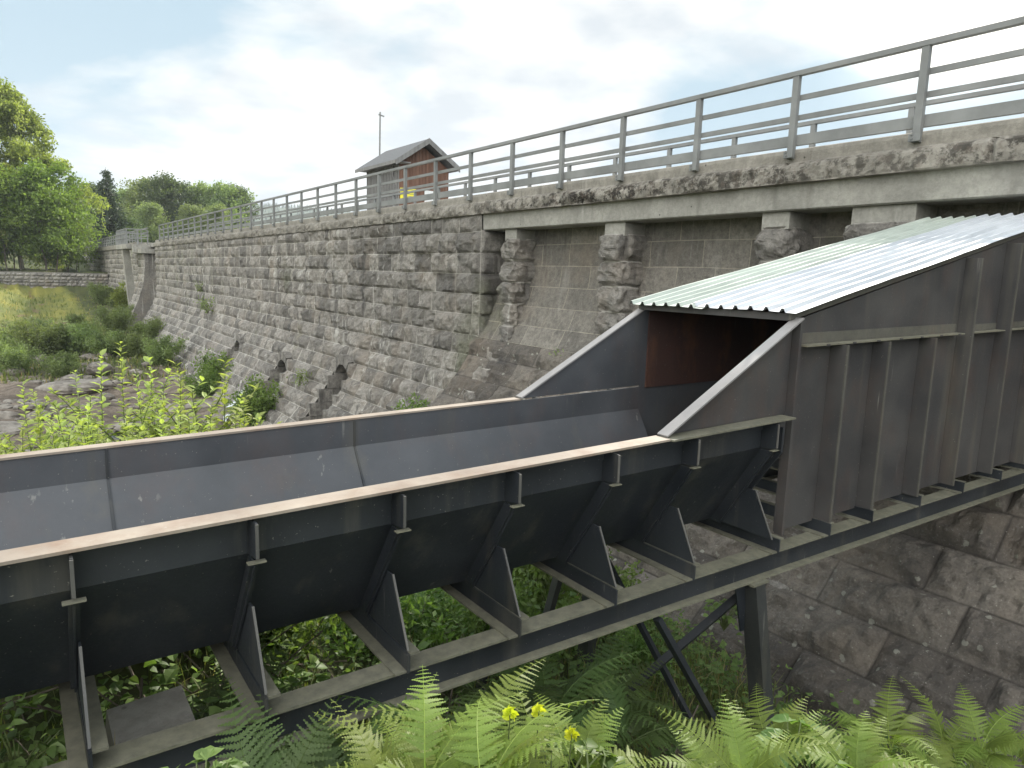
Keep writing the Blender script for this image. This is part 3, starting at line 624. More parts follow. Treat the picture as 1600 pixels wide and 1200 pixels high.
# ------------------------------------------------------------------ steel flume
rimz = lambda x: -.955 + .015 * x
botz = lambda x: -1.655 - .012 * x
XL, XR = -9.0, 4.27
YN, YF = 2.72, 4.10
BR = [.10 - .635 * k for k in range(13, 0, -1)] + [.10, .695, 1.315, 1.93, 2.585, 3.235] + [4.02]
def fl_loft(mb, sec, xs, c=(.5, 0, 0)):   # sec: (y, frac) frac 0 = rim, 1 = bottom, plus dz
    mb.loft([[(x, y, rimz(x) + (botz(x) - rimz(x)) * f + dz) for y, f, dz in sec] for x in xs], c)
flume = thing('steel_trough', 'open black steel water trough with braced sloping side', 'flume', (0, 3.4, -1.66))
def build_trough():
    xs = np.linspace(XL, XR, 28); b = .235
    mb = MB(); fl_loft(mb, [(YN, 0, 0), (YN, b, 0), (3.10, 1, 0), (3.10 + .012, 1, .006), (YN + .010, b, 0.004), (YN + .010, 0, 0)], xs); mb.build('near_wall', M['steel'], flume)
    mb = MB(); fl_loft(mb, [(YF, 0, 0), (YF, b, 0), (3.72, 1, 0), (3.72 - .012, 1, .006), (YF - .010, b, .004), (YF - .010, 0, 0)], xs); mb.build('far_wall', M['steel_in'], flume)
    mb = MB(); fl_loft(mb, [(3.113, 1, .0), (3.707, 1, .0), (3.707, 1, .010), (3.113, 1, .010)], xs); mb.build('floor', M['steel'], flume)
    # rims: flat bar on top of each wall
    mb = MB(); x2 = np.linspace(XL, 3.02, 14); fl_loft(mb, [(2.625, 0, .002), (2.715, 0, .002), (2.738, 0, .002), (2.738, 0, .014), (2.625, 0, .014)], x2); mb.build('rim', M['ledge'], flume)
    mb = MB(); x2 = np.linspace(3.021, 4.22, 5); fl_loft(mb, [(2.60, 0, .002), (2.715, 0, .002), (2.715, 0, .013), (2.60, 0, .013)], x2, (.5, .85, 0)); mb.build('rim_end', M['steel'], flume)
    mb = MB(); x2 = np.linspace(XL, 3.02, 14); fl_loft(mb, [(4.082, 0, .002), (4.16, 0, .002), (4.16, 0, .014), (4.082, 0, .014)], x2); mb.build('rim', M['ledge'], flume)
    # welded lap under the near rim and seams of the sheets
    mb = MB(); fl_loft(mb, [(YN - .009, .02, 0), (YN - .001, .02, 0), (YN - .001, .085, 0), (YN - .009, .085, 0)], xs); mb.build('lap_strip', M['steel'], flume)
    for x in (-5.3, -2.3, .35, 1.72):
        sec = lambda d: [(YF - .0105 - d, 0.01, 0), (YF - .0105 - d, b, 0), (3.72 - .0125 - d, .985, .01)]
        a = [(x, y, rimz(x) + (botz(x) - rimz(x)) * f + dz) for y, f, dz in sec(0)]; 
        mb = MB()
        for p, q in zip(a[:-1], a[1:]): mb.bar(np.array(p) - (0, .004, -.001), np.array(q) - (0, .004, -.001), .012, .008, up=(0, 1, .6))
        mb.build('weld_seam', M['steel'], flume)
    for x in BR:
        g = MB(); zr, zb = rimz(x), botz(x); zk = zr + (zb - zr) * .235 + .0
        t = .010
        # upper stiffener
        g.plate([(x, 2.60, zr - .01), (x, YN - .002, zr - .01), (x, YN - .002, zk), (x, 2.605, zk + .015)], (t, 0, 0))
        g.box(x - .030, x + .040, 2.600, 2.63, zk - .002, zk + .003, (.5, .9, 0))
        # sloping flat bar down to the foot plate
        g.bar((x + .005, 2.64, zk - .01), (x + .005, 2.985, zb + .03), .034, .008, up=(0, -.83, .55))
        g.plate([(x + .001, 2.62, zk - .01), (x + .001, YN, zk - .01), (x + .001, 3.085, zb + .005), (x + .001, 2.99, zb + .005)], (.008, 0, 0))
        # triangular gusset
        g.plate([(x + .014, 2.745, zb + .31), (x + .014, 2.80, zb + .31), (x + .014, 3.0, zb + .012), (x + .014, 2.585, zb + .012)], (.009, 0, 0))
        br_ = g.build('bracket', M['steel'], flume)
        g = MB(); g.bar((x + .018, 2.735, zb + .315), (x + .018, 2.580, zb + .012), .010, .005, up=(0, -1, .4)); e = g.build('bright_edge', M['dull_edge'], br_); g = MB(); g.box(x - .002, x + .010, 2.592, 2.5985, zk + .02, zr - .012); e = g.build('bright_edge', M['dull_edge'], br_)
        # the same on the far side
        g = MB(); g.plate([(x, 4.22, zr - .01), (x, YF + .012, zr - .01), (x, YF + .012, zk), (x, 3.74, zb), (x, 4.28, zb)], (.01, 0, 0)); g.build('far_bracket', M['steel'], flume)
build_trough()
for o in bpy.data.objects:      # sub-parts were offset by their part, whose origin is the part's parent
    if o.name.startswith('bright_edge'): o.location = -Vector(flume.location)

# support frame
frame = thing('support_frame', 'dark steel beams and splayed legs carrying the trough over the gully', 'frame', (4.2, 3.4, -4.2))
bt = lambda x: -1.745 - .0135 * x
bb = lambda x: -1.905 - .0165 * x
def build_frame():
    for (yf, sg) in ((2.60, 1), (4.22, -1)):
        mb = MB(); xs = [XL, 0, 4, 8.9]; w = .115
        def L_(pts, c=(.5, 0, 0)): mb.loft([[(x, yf + sg * y, z(x)) for y, z in pts] for x in xs], c)
        L_([(0, lambda x: bt(x) - .012), (w, lambda x: bt(x) - .012), (w, bt), (0, bt)], (.5, .9, 0))
        L_([(w / 2 - .006, lambda x: bb(x) + .0125), (w / 2 + .006, lambda x: bb(x) + .0125), (w / 2 + .006, lambda x: bt(x) - .0125), (w / 2 - .006, lambda x: bt(x) - .0125)])
        L_([(-.004, bb), (w + .004, bb), (w + .004, lambda x: bb(x) + .012), (-.004, lambda x: bb(x) + .012)], (.5, .95, 0))
        o = mb.build('beam', M['steel'], frame)
    for x in BR[:-1] + [4.1, 4.73, 5.33, 6.12, 6.95, 7.8, 8.55]:
        mb = MB(); z0, z1 = bt(x) + .001, botz(x) - .002; lip = (.5, .8, 0)
        mb.box(x + .012, x + .024, 2.572, 4.25, z0, z1)            # web
        mb.box(x + .025, x + .075, 2.580, 4.25, z1 - .011, z1, lip)     # upper flange
        mb.box(x - .045, x + .011, 2.580, 4.25, z0, z0 + .010, lip)
        mb.box(x + .025, x + .055, 2.580, 4.25, z0, z0 + .010, lip)
        mb.build('cross_member', M['steel'], frame)
    def leg(a, b, w=.125, cap=True):
        a = np.array(a, float); b = np.array(b, float); mb = MB(); mb.bar(a, b, w, w * .8, up=(1, 0, 0), c=(.5, .12, 0))
        if cap: mb.box(a[0] - .085, a[0] + .085, a[1] - .07, a[1] + .07, a[2] - .0, a[2] + .015, (.5, .8, 0))
        mb.build('leg', M['steel'], frame)
    leg((3.95, 2.64, bb(4) - .017), (4.38, 2.50, -4.6)); leg((3.95, 4.18, bb(4) - .017), (4.1, 4.45, -4.6))
    leg((3.72, 4.22, bb(4) - .017), (3.15, 4.35, -4.3), .07, False); leg((3.1, 4.18, bb(3.3) - .02), (2.75, 4.4, -4.1), .06, False)
    for a, b in (((3.0, 2.62, bb(3) - .03), (3.85, 2.45, -3.35)), ((3.92, 2.72, -2.12), (2.85, 3.25, -3.15)), ((3.95, 2.7, -3.6), (3.95, 4.2, -2.2))):
        mb = MB(); mb.bar(a, b, .05, .035, up=(1, 0, 0)); mb.build('brace', M['steel'], frame)
    # knee plate under the beam
    mb = MB(); mb.plate([(3.80, 2.665, bb(4) - .018), (3.92, 2.665, bb(4) - .018), (3.94, 2.665, -2.35), (3.90, 2.665, -2.35)], (0, .01, 0)); mb.build('gusset', M['steel'], frame)
build_frame()
foot = thing('concrete_footing', 'grey concrete footing block under the left end of the steel beam', 'footing', (.32, 3.1, -2.5))
mb = MB(); P0 = [(.18, 2.80, -2.6), (.62, 2.75, -2.6), (.58, 3.35, -2.6), (.16, 3.35, -2.6), (.22, 2.86, -1.915), (.52, 2.84, -1.905), (.52, 3.25, -1.90), (.22, 3.25, -1.915)]
mb.hexa(P0); mb.build('block', M['concrete'], foot)

# housing over the trough
hs = thing('steel_housing', 'dark ribbed steel housing with sloping corrugated roof against the dam', 'housing', (6.7, 3.4, -1.7))
rz = lambda x: -.19 + .206 * (x - 4.2)
def build_housing():
    XE = 9.12
    # near side sheet with its sloping front
    mb = MB(); mb.plate([(3.04, YN - .001, rimz(3.04) + .014), (XR, YN - .001, rimz(XR) + .014), (XR, YN - .001, -.245)], (0, .010, 0))
    mb.plate([(XR + .001, YN, botz(XR) - .02), (XE, YN, botz(XE) - .02), (XE, YN, rz(XE) - .06), (XR + .001, YN, -.245)], (0, .010, 0)); mb.build('near_side', M['steel_brown'], hs)
    mb = MB(); mb.plate([(3.04, YF - .009, rimz(3.04) + .014), (XR, YF - .009, rimz(XR) + .014), (XR, YF - .009, -.235)], (0, .010, 0))
    mb.plate([(XR + .001, YF - .009, botz(XR) - .02), (XE, YF - .009, botz(XE) - .02), (XE, YF - .009, rz(XE) - .06), (XR + .001, YF - .009, -.235)], (0, .010, 0)); mb.build('far_side', M['steel_in'], hs)
    mb = MB(); mb.plate([(XR + .06, YF - .022, rimz(5) - .02), (XE, YF - .022, rimz(5) - .02), (XE, YF - .022, rz(XE) - .1), (XR + .06, YF - .022, -.26)], (0, .010, 0)); mb.build('red_brown_lining', M['red_brown_in'], hs)  # red-brown sheet along the inside of the far wall
    mb = MB(); mb.box(8.6, 8.63, YN + .02, YF - .03, -1.7, rz(8.6) - .08); mb.build('end_gate', M['red_brown_in'], hs)
    # edge strip on both sloping edges
    for y0, y1 in ((2.655, 2.735), (4.075, 4.15)):
        mb = MB(); a = np.array((3.03, 0, rimz(3.04) + .016)); b = np.array((4.30, 0, -.228)); d = _n(b - a); nn = np.array((-d[2], 0, d[0]))
        mb.plate([a + (0, y0, 0), b + (0, y0, 0), b + (0, y1, 0), a + (0, y1, 0)], nn * .011); mb.build('edge_strip', M['edge'], hs)
    # horizontal angle and lifting hinge
    mb = MB(); za = lambda x: -.415 + .012 * (x - 4.1)
    mb.loft([[(x, 2.628, za(x)), (x, YN - .002, za(x)), (x, YN - .002, za(x) + .010), (x, 2.636, za(x) + .010), (x, 2.636, za(x) + .010), (x, 2.628, za(x) + .010)] for x in (4.32, 6.72)], (.5, .95, 0))
    mb.loft([[(x, YN - .010, za(x) + .012), (x, YN - .002, za(x) + .012), (x, YN - .002, za(x) + .085), (x, YN - .010, za(x) + .085)] for x in (4.32, 6.72)], (.5, .35, 0))
    for a_, b_ in ((6.80, 7.58), (7.66, XE)):
        mb.loft([[(x, 2.628, za(x)), (x, YN - .002, za(x)), (x, YN - .002, za(x) + .010), (x, 2.628, za(x) + .010)] for x in (a_, b_)], (.5, .95, 0))
        mb.loft([[(x, YN - .010, za(x) + .012), (x, YN - .002, za(x) + .012), (x, YN - .002, za(x) + .07), (x, YN - .010, za(x) + .07)] for x in (a_, b_)], (.5, .35, 0))
    for k in range(7): x = 4.55 + k * .34; mb.box(x, x + .04, 2.622, 2.627, za(x) + .0, za(x) + .012, (.1, 0, 0))
    mb.build('angle_bar', M['steel_brown'], hs)
    for k, x in enumerate((4.76, 5.35, 6.10, 6.78, 7.60, 8.4)):
        mb = MB(); top = za(x) - .004 if k < 3 else rz(x) - .07; z0 = botz(x) - .01
        mb.box(x, x + .010, 2.60, YN - .001, z0, top); mb.box(x - .0, x + .024, 2.590, 2.599, z0, top, (.5, .25, 0))
        mb.build('rib', M['steel_brown'], hs)
    mb = MB(); mb.box(4.272, 4.30, 2.66, YN - .001, botz(4.3) - .03, -.25); mb.plate([(4.16, 2.70, rimz(4.2) - .01), (4.26, 2.70, rimz(4.2) - .01), (4.26, 2.70, rimz(4.2) - .2)], (0, .008, 0)); mb.build('corner_post', M['steel_brown'], hs)
    # sloping tie bars beside the last bracket
    mb = MB(); mb.bar((4.16, 2.66, -.95), (4.16, 2.66, -1.12), .02, .03); mb.bar((4.16, 2.66, -1.12), (4.16, 2.99, -1.62), .03, .02, up=(1, 0, 0)); mb.build('tie_bar', M['steel'], hs)
    # roof frame
    mb = MB(); 
    for y in (2.715, 4.10): mb.plate([(4.24, y, rz(4.24) - .055), (XE, y, rz(XE) - .055), (XE, y, rz(XE) - .008), (4.24, y, rz(4.24) - .008)], (0, .02, 0), (.4, .3, 0))
    mb.box(4.24, 4.30, 2.735, 4.10, rz(4.24) - .06, rz(4.24) - .012); mb.build('roof_frame', M['steel_brown'], hs)
    # trapezoidal sheets
    def sheet(name, y0, y1, mat, dz, x0, x1):
        mb = MB(); pitch = .1255; ys = []; y = y0
        prof_ = [(0, 0), (.62, 0), (.74, .026), (.88, .026), (1.0, 0)]
        pts = []
        while y < y1 - 1e-6:
            for a, h in prof_[:-1]: pts.append((y + a * pitch, h))
            y += pitch
        pts.append((y, 0)); xs = np.linspace(x0, x1, 9)
        G = np.array([[(x, yy, rz(x) + h + dz + .004 * math.sin(yy * 9 + x * 3)) for yy, h in pts] for x in xs])
        mb.grid(G, flip=True); G2 = G - np.array([0, 0, .0012]); mb.grid(G2)
        mb.build(name, mat, hs); return y
    ymid = 2.66 + .1255 * 6
    sheet('roof_sheet', ymid, ymid + .1255 * 6, M['roof_g'], .0, 4.17, 9.16)
    o = sheet('roof_sheet', 2.66, ymid + .02, M['roof_w'], .005, 4.20, 9.14)
build_housing()

# ------------------------------------------------------------------ hut and mast on the dam
def build_hut():
    h = thing('wooden_hut', 'small brown board hut with grey gabled roof on the dam top', 'hut', (14.1, 27.8, 2.03))
    x0, x1, y0, y1, zb, zt = 13.0, 15.16, 26.21, 29.4, 2.03, 4.42; xa = 14.08; za = 5.14
    mb = MB(); mb.plate([(x0 + .06, y0 + .05, zb), (x1 - .05, y0 + .05, zb), (x1 - .05, y0 + .05, zt - .05), (xa, y0 + .05, za - .0), (x0 + .06, y0 + .05, zt - .05)], (0, y1 - y0 - .1, 0)); mb.build('core_wall', M['dark'], h)
    mb = MB(); rg = np.random.default_rng(3); x = x0; k = 0
    while x < x1 - .02:      # board and batten gable front
        w = .145; zt_ = lambda q: zt + (za - zt) * (1 - abs(q - xa) / (xa - x0 + .02)) - .05
        mb.plate([(x + .002, y0, zb), (x + w, y0, zb), (x + w, y0, max(zt - .1, zt_(x + w))), (x + .002, y0, max(zt - .1, zt_(x)))], (0, .03, 0), (rg.uniform(0, 1), 0, 0))
        mb.box(x + w - .02, x + w + .025, y0 - .022, y0 - .001, zb, max(zt - .15, zt_(x + w) - .02), (rg.uniform(.5, 1), 0, 0)); x += w + .004
    mb.build('gable_wall', M['redwood'], h)
    mb = MB(); y = y0 + .03
    while y < y1: mb.box(x0 - .02, x0 + .02, y, y + .075, zb, zt - .12); y += .145
    mb.box(x0 + .021, x0 + .05, y0 + .03, y1, zt - .25, zt - .15); mb.box(x0 - .3, x0 + .3, y0 - .4, y1 + .3, zt - .10, zt - .06); mb.build('slatted_wall', M['greywood'], h)
    mb = MB(); mb.box(x1 - .045, x1, y0 + .03, y1, zb, zt - .05); mb.build('side_wall', M['redwood'], h)
    mb = MB(); ov = .38; ya, yb = y0 - .45, y1 + .35; s = (za - zt) / (xa - x0); th = .10
    for sg, xe in ((-1, x0 - ov), (1, x1 + ov)):
        ze = za - s * abs(xe - xa) + .12
        mb.plate([(xa, ya, za + .12), (xe, ya, ze), (xe, yb, ze), (xa, yb, za + .12)], (0, 0, th))
    r = mb.build('roof', M['felt'], h)
    mb = MB()
    for sg, xe in ((-1, x0 - ov), (1, x1 + ov)):
        ze = za - s * abs(xe - xa) + .12
        mb.plate([(xa, ya - .03, za + .02), (xe, ya - .03, ze - .1), (xe, ya - .03, ze + th + .02), (xa, ya - .03, za + .12 + th + .02)], (0, .028, 0))
        mb.box(xe - .015 if sg < 0 else xe, xe if sg < 0 else xe + .015, ya, yb, ze - .03, ze + th)
    mb.build('bargeboard', M['greywood'], h)
    mb = MB(); mb.box(13.55, 13.60, y0 - .03, y0 - .024, 3.3, 3.32); mb.tube([(12.95, y0 + .5, 4.35), (12.95, y0 + .5, 3.9), (13.0, y0 + .25, 3.5)], .03); mb.build('downpipe', M['greywood'], h)
    for (a, b, z0, z1, m, nm) in ((13.02, 13.72, 2.95, 3.38, 'yellow', 'yellow sign board on the hut gable'), (14.12, 14.62, 2.75, 3.38, 'white', 'white notice on the hut gable')):
        mb = MB(); mb.box(a, b, y0 - .06, y0 - .025, z0, z1); s_ = mb.build('notice_board', M[m], None); tag(s_, nm, 'sign')
        if m == 'yellow':
            mb = MB()
            for k in range(3): mb.box(a + .1, b - .1, y0 - .063, y0 - .061, z1 - .12 - k * .1, z1 - .10 - k * .1)
            mb2 = mb.build('printed_lines', M['greywood'], None); mb2.parent = s_
    p = thing('mast', 'thin metal mast with short crossbar rising behind the hut', 'mast', (13.9, 31.0, 2.0))
    a = onY(592, 262, 31.0); b = onY(594, 175, 31.0); mb = MB(); mb.tube([(a[0], 31, 2.0), (b[0], 31, b[2])], [.05, .035], 8); mb.build('pole', M['galv'], p)
    mb = MB(); mb.bar((b[0] - .08, 31, b[2] - .12), (b[0] + .2, 31, b[2] - .17), .04, .05); mb.build('crossbar', M['galv'], p)
build_hut()

# low retaining wall on the left bank
def build_low_wall():
    w = thing('retaining_wall', 'low dry stone retaining wall at the foot of the leafy trees', 'wall', (0, WALL_Y, -3.6))
    mb = MB(); rg = np.random.default_rng(77); z = -4.6
    while z < -1.2:
        hgt = rg.uniform(.26, .40); x = -26
        while x < 8.9:
            w_ = rg.uniform(.3, .85); u = edge_coords(w_, .12, .03); v = edge_coords(hgt, .12, .03); U, V = np.meshgrid(u, v, indexing='ij')
            e = np.clip((np.minimum(np.minimum(U, w_ - U), np.minimum(V, hgt - V)) - .02) / .08, 0, 1); P = np.stack([U + x, U * 0 + WALL_Y - .3, V + z], -1)
            P[..., 1] -= (.14 + .1 * fbm(P, 2, 3, 9)) * e ** .6; mb.grid(P, np.stack([U * 0 + rg.uniform(), (e <= 0) * .0, U * 0], -1)); x += w_
        z += hgt
    mb.box(-26, 9, WALL_Y - .3, WALL_Y + .5, z - .02, z + .12, (.3, 0, 0)); mb.box(-26, 9, WALL_Y - .25, WALL_Y + .4, -5, z - .03, (.1, 0, 0)); mb.build('stones', M['stone'], w)
build_low_wall()

# ------------------------------------------------------------------ foliage
def unit(v): return v / (np.linalg.norm(v, axis=-1, keepdims=True) + 1e-9)
def cards(mb, C, size, rg, droop=0.0, ratio=.6, tint=None, bias=None):
    """small rhombus leaves (or leaf sprays) at centres C"""
    n = len(C); d = rg.normal(size=(n, 3)); d[:, 2] -= droop
    if bias is not None: d += bias
    d = unit(d); r = unit(np.cross(d, rg.normal(size=(n, 3)))); s = size * rg.uniform(.6, 1.3, (n, 1))
    nn = np.cross(d, r)
    V = np.stack([C, C + d * s * .5 + r * s * ratio * .5 + nn * s * .08, C + d * s, C + d * s * .5 - r * s * ratio * .5 + nn * s * .08], 1)
    t = rg.uniform(0, 1, n) if tint is None else np.clip(tint + rg.normal(0, .18, n), 0, 1)
    col = np.stack([t, t * 0, t * 0], 1).repeat(4, 0)
    mb.add(V.reshape(-1, 3), np.arange(n * 4).reshape(n, 4), c=col)
def leaves8(mb, B, D, Nn, Ln, Wd, tint, curl=.15):
    """ovate leaf with a folded midrib, 8 vertices"""
    D = unit(D); R = unit(np.cross(D, Nn)); Nn = np.cross(R, D); Ln = np.asarray(Ln)[:, None]; Wd = np.asarray(Wd)[:, None] * .5
    m = [B, B + D * Ln * .3 , B + D * Ln * .65 - Nn * Ln * curl * .35, B + D * Ln - Nn * Ln * curl]
    l1 = m[1] + R * Wd * .95 + Nn * Wd * .35; r1 = m[1] - R * Wd * .95 + Nn * Wd * .35; l2 = m[2] + R * Wd * .75 + Nn * Wd * .3; r2 = m[2] - R * Wd * .75 + Nn * Wd * .3
    V = np.stack([m[0], m[1], m[2], m[3], l1, l2, r1, r2], 1); n = len(B); k = (np.arange(n) * 8)[:, None]
    T = np.concatenate([k + a for a in ([0, 4, 1], [2, 5, 3], [0, 1, 6], [2, 3, 7])]); Q = np.concatenate([k + a for a in ([1, 4, 5, 2], [1, 2, 7, 6])])
    c = np.stack([tint, tint * 0, tint * 0], 1).repeat(8, 0); mb.add(V.reshape(-1, 3), Q, T, c=c)

def deciduous(name, h, cr, seed, leafmat, barkmat, nleaf, lsize, base=.25, droop=0.2, trunk_r=.18, stems=1, clump=.9, wisp=0, shape=1.0, cone=0.0):
    rg = np.random.default_rng(seed); root = thing(name, None, 'tree')
    tb = MB(); br = MB(); lf = MB(); tips = []
    for s in range(stems):
        a0 = rg.uniform(0, 6.28); off = np.array([math.cos(a0), math.sin(a0), 0]) * (.0 if stems == 1 else cr * .18)
        tz = np.linspace(0, h * .93, 9); wob = np.cumsum(rg.normal(0, h * .008, (9, 2)), 0)
        tp = np.stack([off[0] * (1 + tz / h * 2) + wob[:, 0], off[1] * (1 + tz / h * 2) + wob[:, 1], tz - .3], 1)
        tb.tube(tp, trunk_r * (1 - tz / h * .93) ** .8 / (stems ** .4), 7)
        nb = int(26 / stems ** .5) + 6
        for k in range(nb):
            f = base + (1 - base) * (k + rg.uniform(0, .8)) / nb; f = min(f, .98)
            p = np.array([np.interp(f * h * .93, tz, tp[:, i]) for i in range(3)]); az = k * 2.4 + rg.uniform(-.5, .5)
            q = (f - base) / (1 - base); R = cr * (math.sin(math.pi * min(1, (q * .85 + .12)) ** shape) ** .6) * rg.uniform(.65, 1.12) * (1 - cone + cone * 1.35 * (1 - q) ** .6)
            up = rg.uniform(.15, .7); m = 6; tt = np.linspace(0, 1, m)
            pts = p + np.stack([np.cos(az) * R * tt, np.sin(az) * R * tt, R * (up * tt - (up * .5 + droop) * tt ** 2)], 1) + rg.normal(0, R * .03, (m, 3)) * tt[:, None]
            br.tube(pts, trunk_r * .28 * (1 - tt * .85), 4)
            for t_ in (.45, .65, .82, 1.0):
                c = np.array([np.interp(t_, tt, pts[:, i]) for i in range(3)])
                for _ in range(2): tips.append((c + rg.normal(0, R * .16, 3), R))
        tips.append((tp[-1], cr * .4)); tips.append((tp[-1] + (0, 0, .03 * h), cr * .3))
    tips_c = np.array([t[0] for t in tips]); per = max(1, nleaf // len(tips_c))
    for c in tips_c:
        r = clump * rg.uniform(.6, 1.35); n = int(per * rg.uniform(.5, 1.5)) + 1
        P = rg.normal(size=(n, 3)); P = unit(P) * (rg.uniform(0, 1, (n, 1)) ** .5) * r * np.array([1, 1, .75]); tn = rg.uniform(.15, .85) 
        cards(lf, c + P, lsize, rg, droop * 2, .62, tn)
        if wisp:     # hanging birch twigs
            for _ in range(wisp):
                s0 = c + rg.normal(0, r * .6, 3); m = int(rg.integers(8, 16)); z = np.linspace(0, rg.uniform(1.0, 2.4), m)
                Q_ = s0 + np.stack([z * rg.uniform(-.15, .15) + rg.normal(0, .05, m), z * rg.uniform(-.15, .15) + rg.normal(0, .05, m), -z], 1); cards(lf, Q_, lsize * .8, rg, 2.0, .5, tn + .1)
    tb.build('trunk', barkmat, root); br.build('branches', barkmat, root); lf.build('crown', leafmat, root)
    return root
def spruce(name, h, r, seed, mat, n=46):
    rg = np.random.default_rng(seed); root = thing(name, None, 'tree'); tb = MB(); tb.tube([(0, 0, -.3), (0, 0, h * .5), (0, 0, h)], [h * .016, h * .009, .02], 7); tb.build('trunk', M['bark'], root)
    lf = MB()
    for k in range(n):
        f = .05 + .93 * k / n; z = h * f; R = r * (1 - f) ** .8 * rg.uniform(.8, 1.15) + .15; nb = int(7 + 5 * (1 - f))
        for j in range(nb):
            az = rg.uniform(0, 6.28); Rj = R * rg.uniform(.6, 1.1); m = int(10 + 26 * (1 - f)); t_ = rg.uniform(.08, 1, m)
            P = np.stack([np.cos(az) * Rj * t_, np.sin(az) * Rj * t_, z + Rj * (.10 * t_ - .42 * t_ ** 2)], 1) + rg.normal(0, .05 + .05 * R, (m, 3)) * np.array([1, 1, .6])
            cards(lf, P, .30 + .06 * R, rg, .9, .5, rg.uniform(.1, .8), bias=np.array([math.cos(az), math.sin(az), 0]) * 1.2)
    lf.build('crown', mat, root); return root
def place(o, loc, label, group=None, rz=0.0, sc=1.0):
    o.location = loc; o['label'] = label
    o.rotation_euler = (0, 0, rz); o.scale = (sc, sc, sc) if not hasattr(sc, '__len__') else sc
    if group: o['group'] = group
    return o
def px_at(px, Y): return onY(px, 430, Y)[0]

def build_trees():
    bi = deciduous('birch_tree', 22.5, 7.4, 31, M['birch_leaf'], M['birch_bark'], 52000, .36, base=.10, droop=.35, trunk_r=.28, clump=1.15, wisp=4, shape=.8, cone=.55)
    place(bi, (px_at(36, 104), 104, gz0(px_at(36, 104), 104)), 'tallest yellow-green birch with drooping twigs at the left edge', rz=.4)
    b2 = copy_tree(bi, (px_at(-45, 100), 100, gz0(px_at(-45, 100), 100)), 2.2, .96, 'birch partly cut off by the left edge beside the tallest birch')
    b2['category'] = 'tree'
    ma = deciduous('broadleaf_tree', 12.5, 3.8, 32, M['maple_leaf'], M['bark'], 13000, .34, base=.2, droop=.12, trunk_r=.13, stems=3, clump=.95, cone=.4)
    place(ma, (px_at(78, 96), 96, -1.1), 'bright green many-stemmed tree at the right end of the low stone wall', rz=1.0)
    copy_tree(ma, (px_at(22, 95), 95, -1.1), 2.9, .93, 'bright green tree in front of the tallest birch, left of the many-stemmed one')
    copy_tree(ma, (px_at(-25, 97), 97, -1.1), 4.4, 1.0, 'bright green tree cut by the left picture edge above the low wall')
    copy_tree(ma, (px_at(112, 99), 99, -1.1), 5.2, .66, 'smallest bright green tree beside the dark gap before the far dam')
    sp = spruce('spruce_tree', 15.5, 5.6, 33, M['spruce_leaf'], 60); Y = 128.
    place(sp, (onY(173, 400, Y)[0], Y, onY(173, 262, Y)[2] - 15.5), 'dark conical spruce standing above the far railing')
    for px, top, Y, s_, lab in ((118, 272, 200, .75, 'small dark spruce poking up behind the birch'), (136, 285, 210, .62, 'lower of the two small dark conifers right of the birch')):
        copy_tree(sp, (onY(px, 400, Y)[0], Y, onY(px, top, Y)[2] - 15.5 * s_), px * .1, s_, lab)
    fa = deciduous('round_tree', 11, 4.4, 34, M['far_leaf'], M['bark'], 9000, .42, base=.1, droop=.05, trunk_r=.2, clump=1.3)
    fb = deciduous('pale_tree', 11, 4.0, 35, M['willow_leaf'], M['bark'], 8000, .42, base=.08, droop=.05, trunk_r=.2, clump=1.3)
    L = [(fa, 262, 270, 150, 1.15, 'tallest dark round tree in the clump behind the far railing'), (fb, 232, 274, 158, 1.1, 'pale grey-green tree left of the dark round tree in the clump'),
         (fa, 290, 280, 152, 1.0, 'dark green tree directly right of the tallest round one'), (fb, 320, 281, 150, 1.0, 'mid green tree in the centre right of the clump'),
         (fb, 352, 280, 148, 1.12, 'broad pale tree near the right end of the clump'), (fa, 377, 288, 150, .85, 'small rounded tree at the right end of the clump'),
         (fb, 205, 290, 165, 1.0, 'pale bushy tree immediately right of the conical spruce'), (fa, 150, 283, 190, .95, 'dull green tree between the spruce and the small conifers'),
         (fb, 240, 312, 140, .8, 'low pale tree in front of the clump by the far railing'), (fb, 300, 315, 138, .75, 'low rounded shrubby tree under the centre of the clump'), (fa, 128, 300, 175, .8, 'low green tree left of the spruce above the grassy slope'),
         (fb, 345, 316, 136, .7, 'low pale shrubby tree under the right end of the clump'), (fa, 200, 335, 128, .6, 'low dark tree beside the foot of the conical spruce')]
    used = set()
    for src, px, top, Y, s_, lab in L:
        loc = (onY(px, 400, Y)[0], Y, onY(px, top, Y)[2] - 11.4 * s_)
        if id(src) not in used: used.add(id(src)); place(src, loc, lab, rz=px * .2, sc=s_)
        else: copy_tree(src, loc, px * .37, s_, lab)
build_trees()

